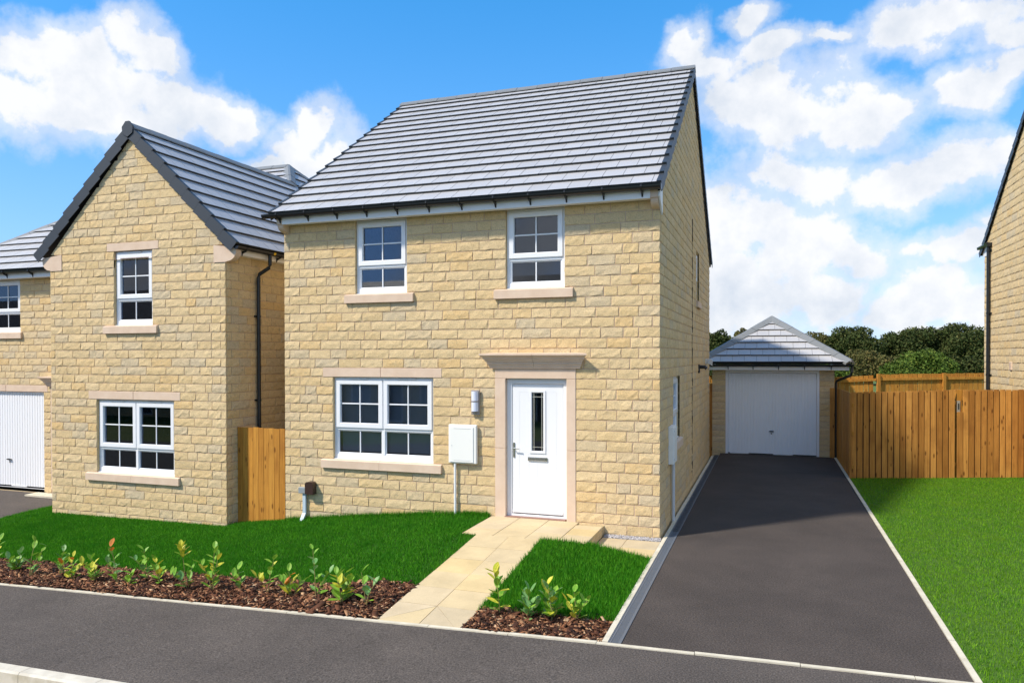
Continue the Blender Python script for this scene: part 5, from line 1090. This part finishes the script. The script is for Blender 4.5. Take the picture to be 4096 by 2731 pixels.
PL = [(-9.42, -2.72, .33, 1, 7, [Y_, G], 'laurel cut by the left edge of the picture', {}),
      (-8.46, -3.10, .25, 4, 26, [TL, TL, G], 'low bushy blue-green laurel, second from the left edge', {}),
      (-7.93, -3.33, .48, 3, 13, [TL, G], 'laurel with one bare brown spike standing above its leaves, near the left end', {'low': .0}),
      (-7.55, -3.20, .38, 2, 12, [TL, G], 'upright blue-green laurel just behind a yellower one, under the left window', {}),
      (-7.14, -3.36, .34, 3, 17, [G, Y_, G], 'yellow-green laurel with an orange leaf, fifth from the left edge', {'top': [Y_, O_]}),
      (-6.73, -3.35, .33, 3, 17, [G, Y_, G], 'spreading yellow-green laurel left of the one with an orange tip', {}),
      (-6.34, -3.38, .50, 2, 13, [TL, G], 'laurel with a tall thin stem ending in an orange leaf', {'top': [O_, TL]}),
      (-6.10, -3.42, .17, 2, 8, [G], 'very small low laurel in front of two taller ones', {}),
      (-6.03, -3.20, .42, 2, 14, [G, TL], 'twiggy green laurel at the back of the bed below the stone corner', {}),
      (-5.74, -3.30, .33, 3, 17, [G, G, Y_], 'leafy laurel left of the tall one with a yellow rosette', {}),
      (-5.27, -3.37, .55, 1, 11, [Y_, G], 'tall bare-stemmed laurel crowned by a yellow rosette of leaves', {'top': [Y_], 'low': .72}),
      (-5.18, -3.42, .30, 3, 12, [TL, G], 'short laurel at the foot of the yellow rosette one', {'lean': .6}),
      (-4.80, -3.44, .52, 3, 22, [G, G, Y_], 'upright pale green laurel right of the yellow rosette', {'lean': .25}),
      (-4.48, -3.34, .28, 2, 8, [G, TL], 'small sparse laurel below the timber fence', {}),
      (-4.05, -3.38, .42, 2, 9, [Y_, G], 'laurel with one yellow leaf pair and one bare twig', {'low': .3}),
      (-3.69, -3.44, .30, 4, 20, [G, G, Y_], 'round leafy laurel with an orange leaf on its left', {'top': [G, O_]}),
      (-3.35, -3.46, .55, 2, 14, [TL, G], 'tallest blue-green laurel in the long bed, third from its path end', {}),
      (-2.92, -3.62, .36, 4, 26, [G, G, Y_], 'big bushy laurel at the front of the bed near the path', {'size': .14}),
      (-2.63, -3.60, .38, 2, 8, [G, TL], 'nearly bare twiggy laurel nearest the path in the long bed', {'low': .0, 'lean': .35}),
      (-1.13, -3.50, .50, 1, 12, [Y_, G], 'tall yellow laurel standing beside the path in the short bed', {'top': [Y_, Y_, O_], 'size': .135}),
      (-.82, -3.53, .32, 4, 26, [TL, G, TL], 'bushy blue-green laurel, second from the path in the short bed', {}),
      (-.56, -3.55, .37, 4, 26, [G, TL, Y_], 'largest round laurel in the middle of the short bed', {'size': .14}),
      (-.33, -3.49, .30, 3, 14, [Y_, G, G], 'yellow and orange withering laurel nearest the drain', {'lean': .35})]
for i, (x, y, h, s_, n, mt, lb, kw) in enumerate(PL): plant(x, y, (zbed(x, y) if x < -2 else zbed2(x, y))+.01, h, s_, n, mt, lb, 100+i*7, **kw)

# ------------------------------------------------------------------ far trees
def tree(x, y, h, rx, matname, label, seed, n=9000, leaf=.16, name='tree', low=.0):
    r = np.random.default_rng(seed); t = thing(name, (x, y, -.1), label, 'tree' if name == 'tree' else 'bush', 'trees beyond the far fence')
    m = MB(); m.tube([(x, y, -.2), (x+.1, y, h*.35), (x, y+.1, h*.7)], [.22*h/7, .16*h/7, .05], 8)
    for k in range(5): a = k*1.3+seed; m.tube([(x, y, h*(.25+.08*k)), (x+math.cos(a)*rx*.6, y+math.sin(a)*rx*.6, h*(.5+.07*k))], [.09, .03], 6)
    m.build('trunk', 'trunk', t)
    nc = 60; cen = []; rad = []
    for k in range(nc):       # clumps on and inside an uneven dome
        u = r.uniform(0, 2*np.pi); v = r.uniform(.02, 1)**.8; q = r.uniform(.35, 1.)**.5; zz = h*(.18+low+.80*v*1.0)*.93; rr = rx*math.sqrt(max(0, 1-(max(0, v-.25)/.80)**2.2))*q*.86
        cen.append((x+math.cos(u)*rr, y+math.sin(u)*rr, zz*r.uniform(.84, 1.07))); rad.append(rx*r.uniform(.16, .32))
    cen = np.array(cen); rad = np.array(rad); w = rad**2/np.sum(rad**2); k = r.choice(nc, n, p=w); d = r.normal(size=(n, 3)); d /= np.linalg.norm(d, axis=1)[:, None]; P = cen[k]+d*(rad[k]*r.uniform(.55, 1.08, n))[:, None]*np.array([1, 1, .82]); P[:, 2] = np.clip(P[:, 2], .1, None)
    a = r.normal(size=(n, 3)); a /= np.linalg.norm(a, axis=1)[:, None]; b = np.cross(a, r.normal(size=(n, 3))); b /= np.linalg.norm(b, axis=1)[:, None]; s = (leaf*r.uniform(.6, 1.4, n))[:, None]
    V = np.empty((n*4, 3)); V[0::4] = P-a*s; V[1::4] = P-b*s*.6; V[2::4] = P+a*s; V[3::4] = P+b*s*.6; T_ = np.concatenate([np.stack([np.arange(n)*4, np.arange(n)*4+1, np.arange(n)*4+2], 1), np.stack([np.arange(n)*4, np.arange(n)*4+2, np.arange(n)*4+3], 1)])
    me = np_mesh('crown', V-np.array(t.location)[None], T_, matname); o = bpy.data.objects.new('crown', me); C.objects.link(o); o.parent = t
TREES = [(-5.11, 87.82, 6.13, 3.36, 'crown_dark', 'dark tree showing above the roof gap left of the garage', 11, 17100, 0.147, 'tree'), (-1.63, 94.34, 6.65, 2.23, 'crown_olive', 'thin topped olive tree behind the left hip of the garage roof', 12, 11400, 0.155, 'tree'), (2.97, 93.8, 4.5, 4.01, 'crown_dark', 'dark tree mostly hidden behind the garage roof', 13, 9500, 0.152, 'tree'), (7.79, 97.62, 5.88, 3.53, 'crown_olive', 'olive tree just right of the garage roof peak', 14, 15200, 0.155, 'tree'), (11.24, 90.36, 5.99, 3.76, 'crown_dark', 'rounded dark tree left of the dip in the treeline', 15, 20900, 0.143, 'tree'), (17.85, 92.66, 5.98, 4.28, 'crown_dark', 'broad dark tree just right of the dip in the treeline', 16, 22800, 0.143, 'tree'), (22.2, 100.54, 6.06, 4.01, 'crown_dark', 'dark tree in the middle of the right hand group', 17, 17100, 0.152, 'tree'), (23.52, 92.53, 6.29, 4.01, 'crown_dark', 'tallest dark tree next to the downpipe of the right house', 18, 22800, 0.139, 'tree'), (28.97, 100.79, 6.04, 4.28, 'crown_dark', 'dark tree behind the corner of the right house', 19, 11400, 0.149, 'tree'), (10.14, 66.63, 2.97, 2.86, 'crown_olive', 'olive bush under the dip in the treeline', 20, 11400, 0.108, 'bush'), (11.39, 56.46, 2.05, 1.56, 'crown_light', 'low light green bush above the far fence', 21, 7600, 0.093, 'bush'), (14.49, 63.91, 2.88, 2.94, 'crown_light', 'light green bush in front of the dark right hand trees', 22, 13300, 0.102, 'bush'), (18.4, 69.51, 2.29, 2.6, 'crown_dark', 'dark bush above the far fence beside the right house', 23, 11400, 0.108, 'bush'), (6.38, 56.83, 2.04, 1.84, 'crown_light', 'light green bush by the garage downpipe', 24, 7600, 0.096, 'bush'), (-3.06, 51.42, 2.39, 1.12, 'crown_dark', 'dark bush in the gap left of the garage', 25, 5700, 0.093, 'bush')]
for args in TREES: tree(*args)
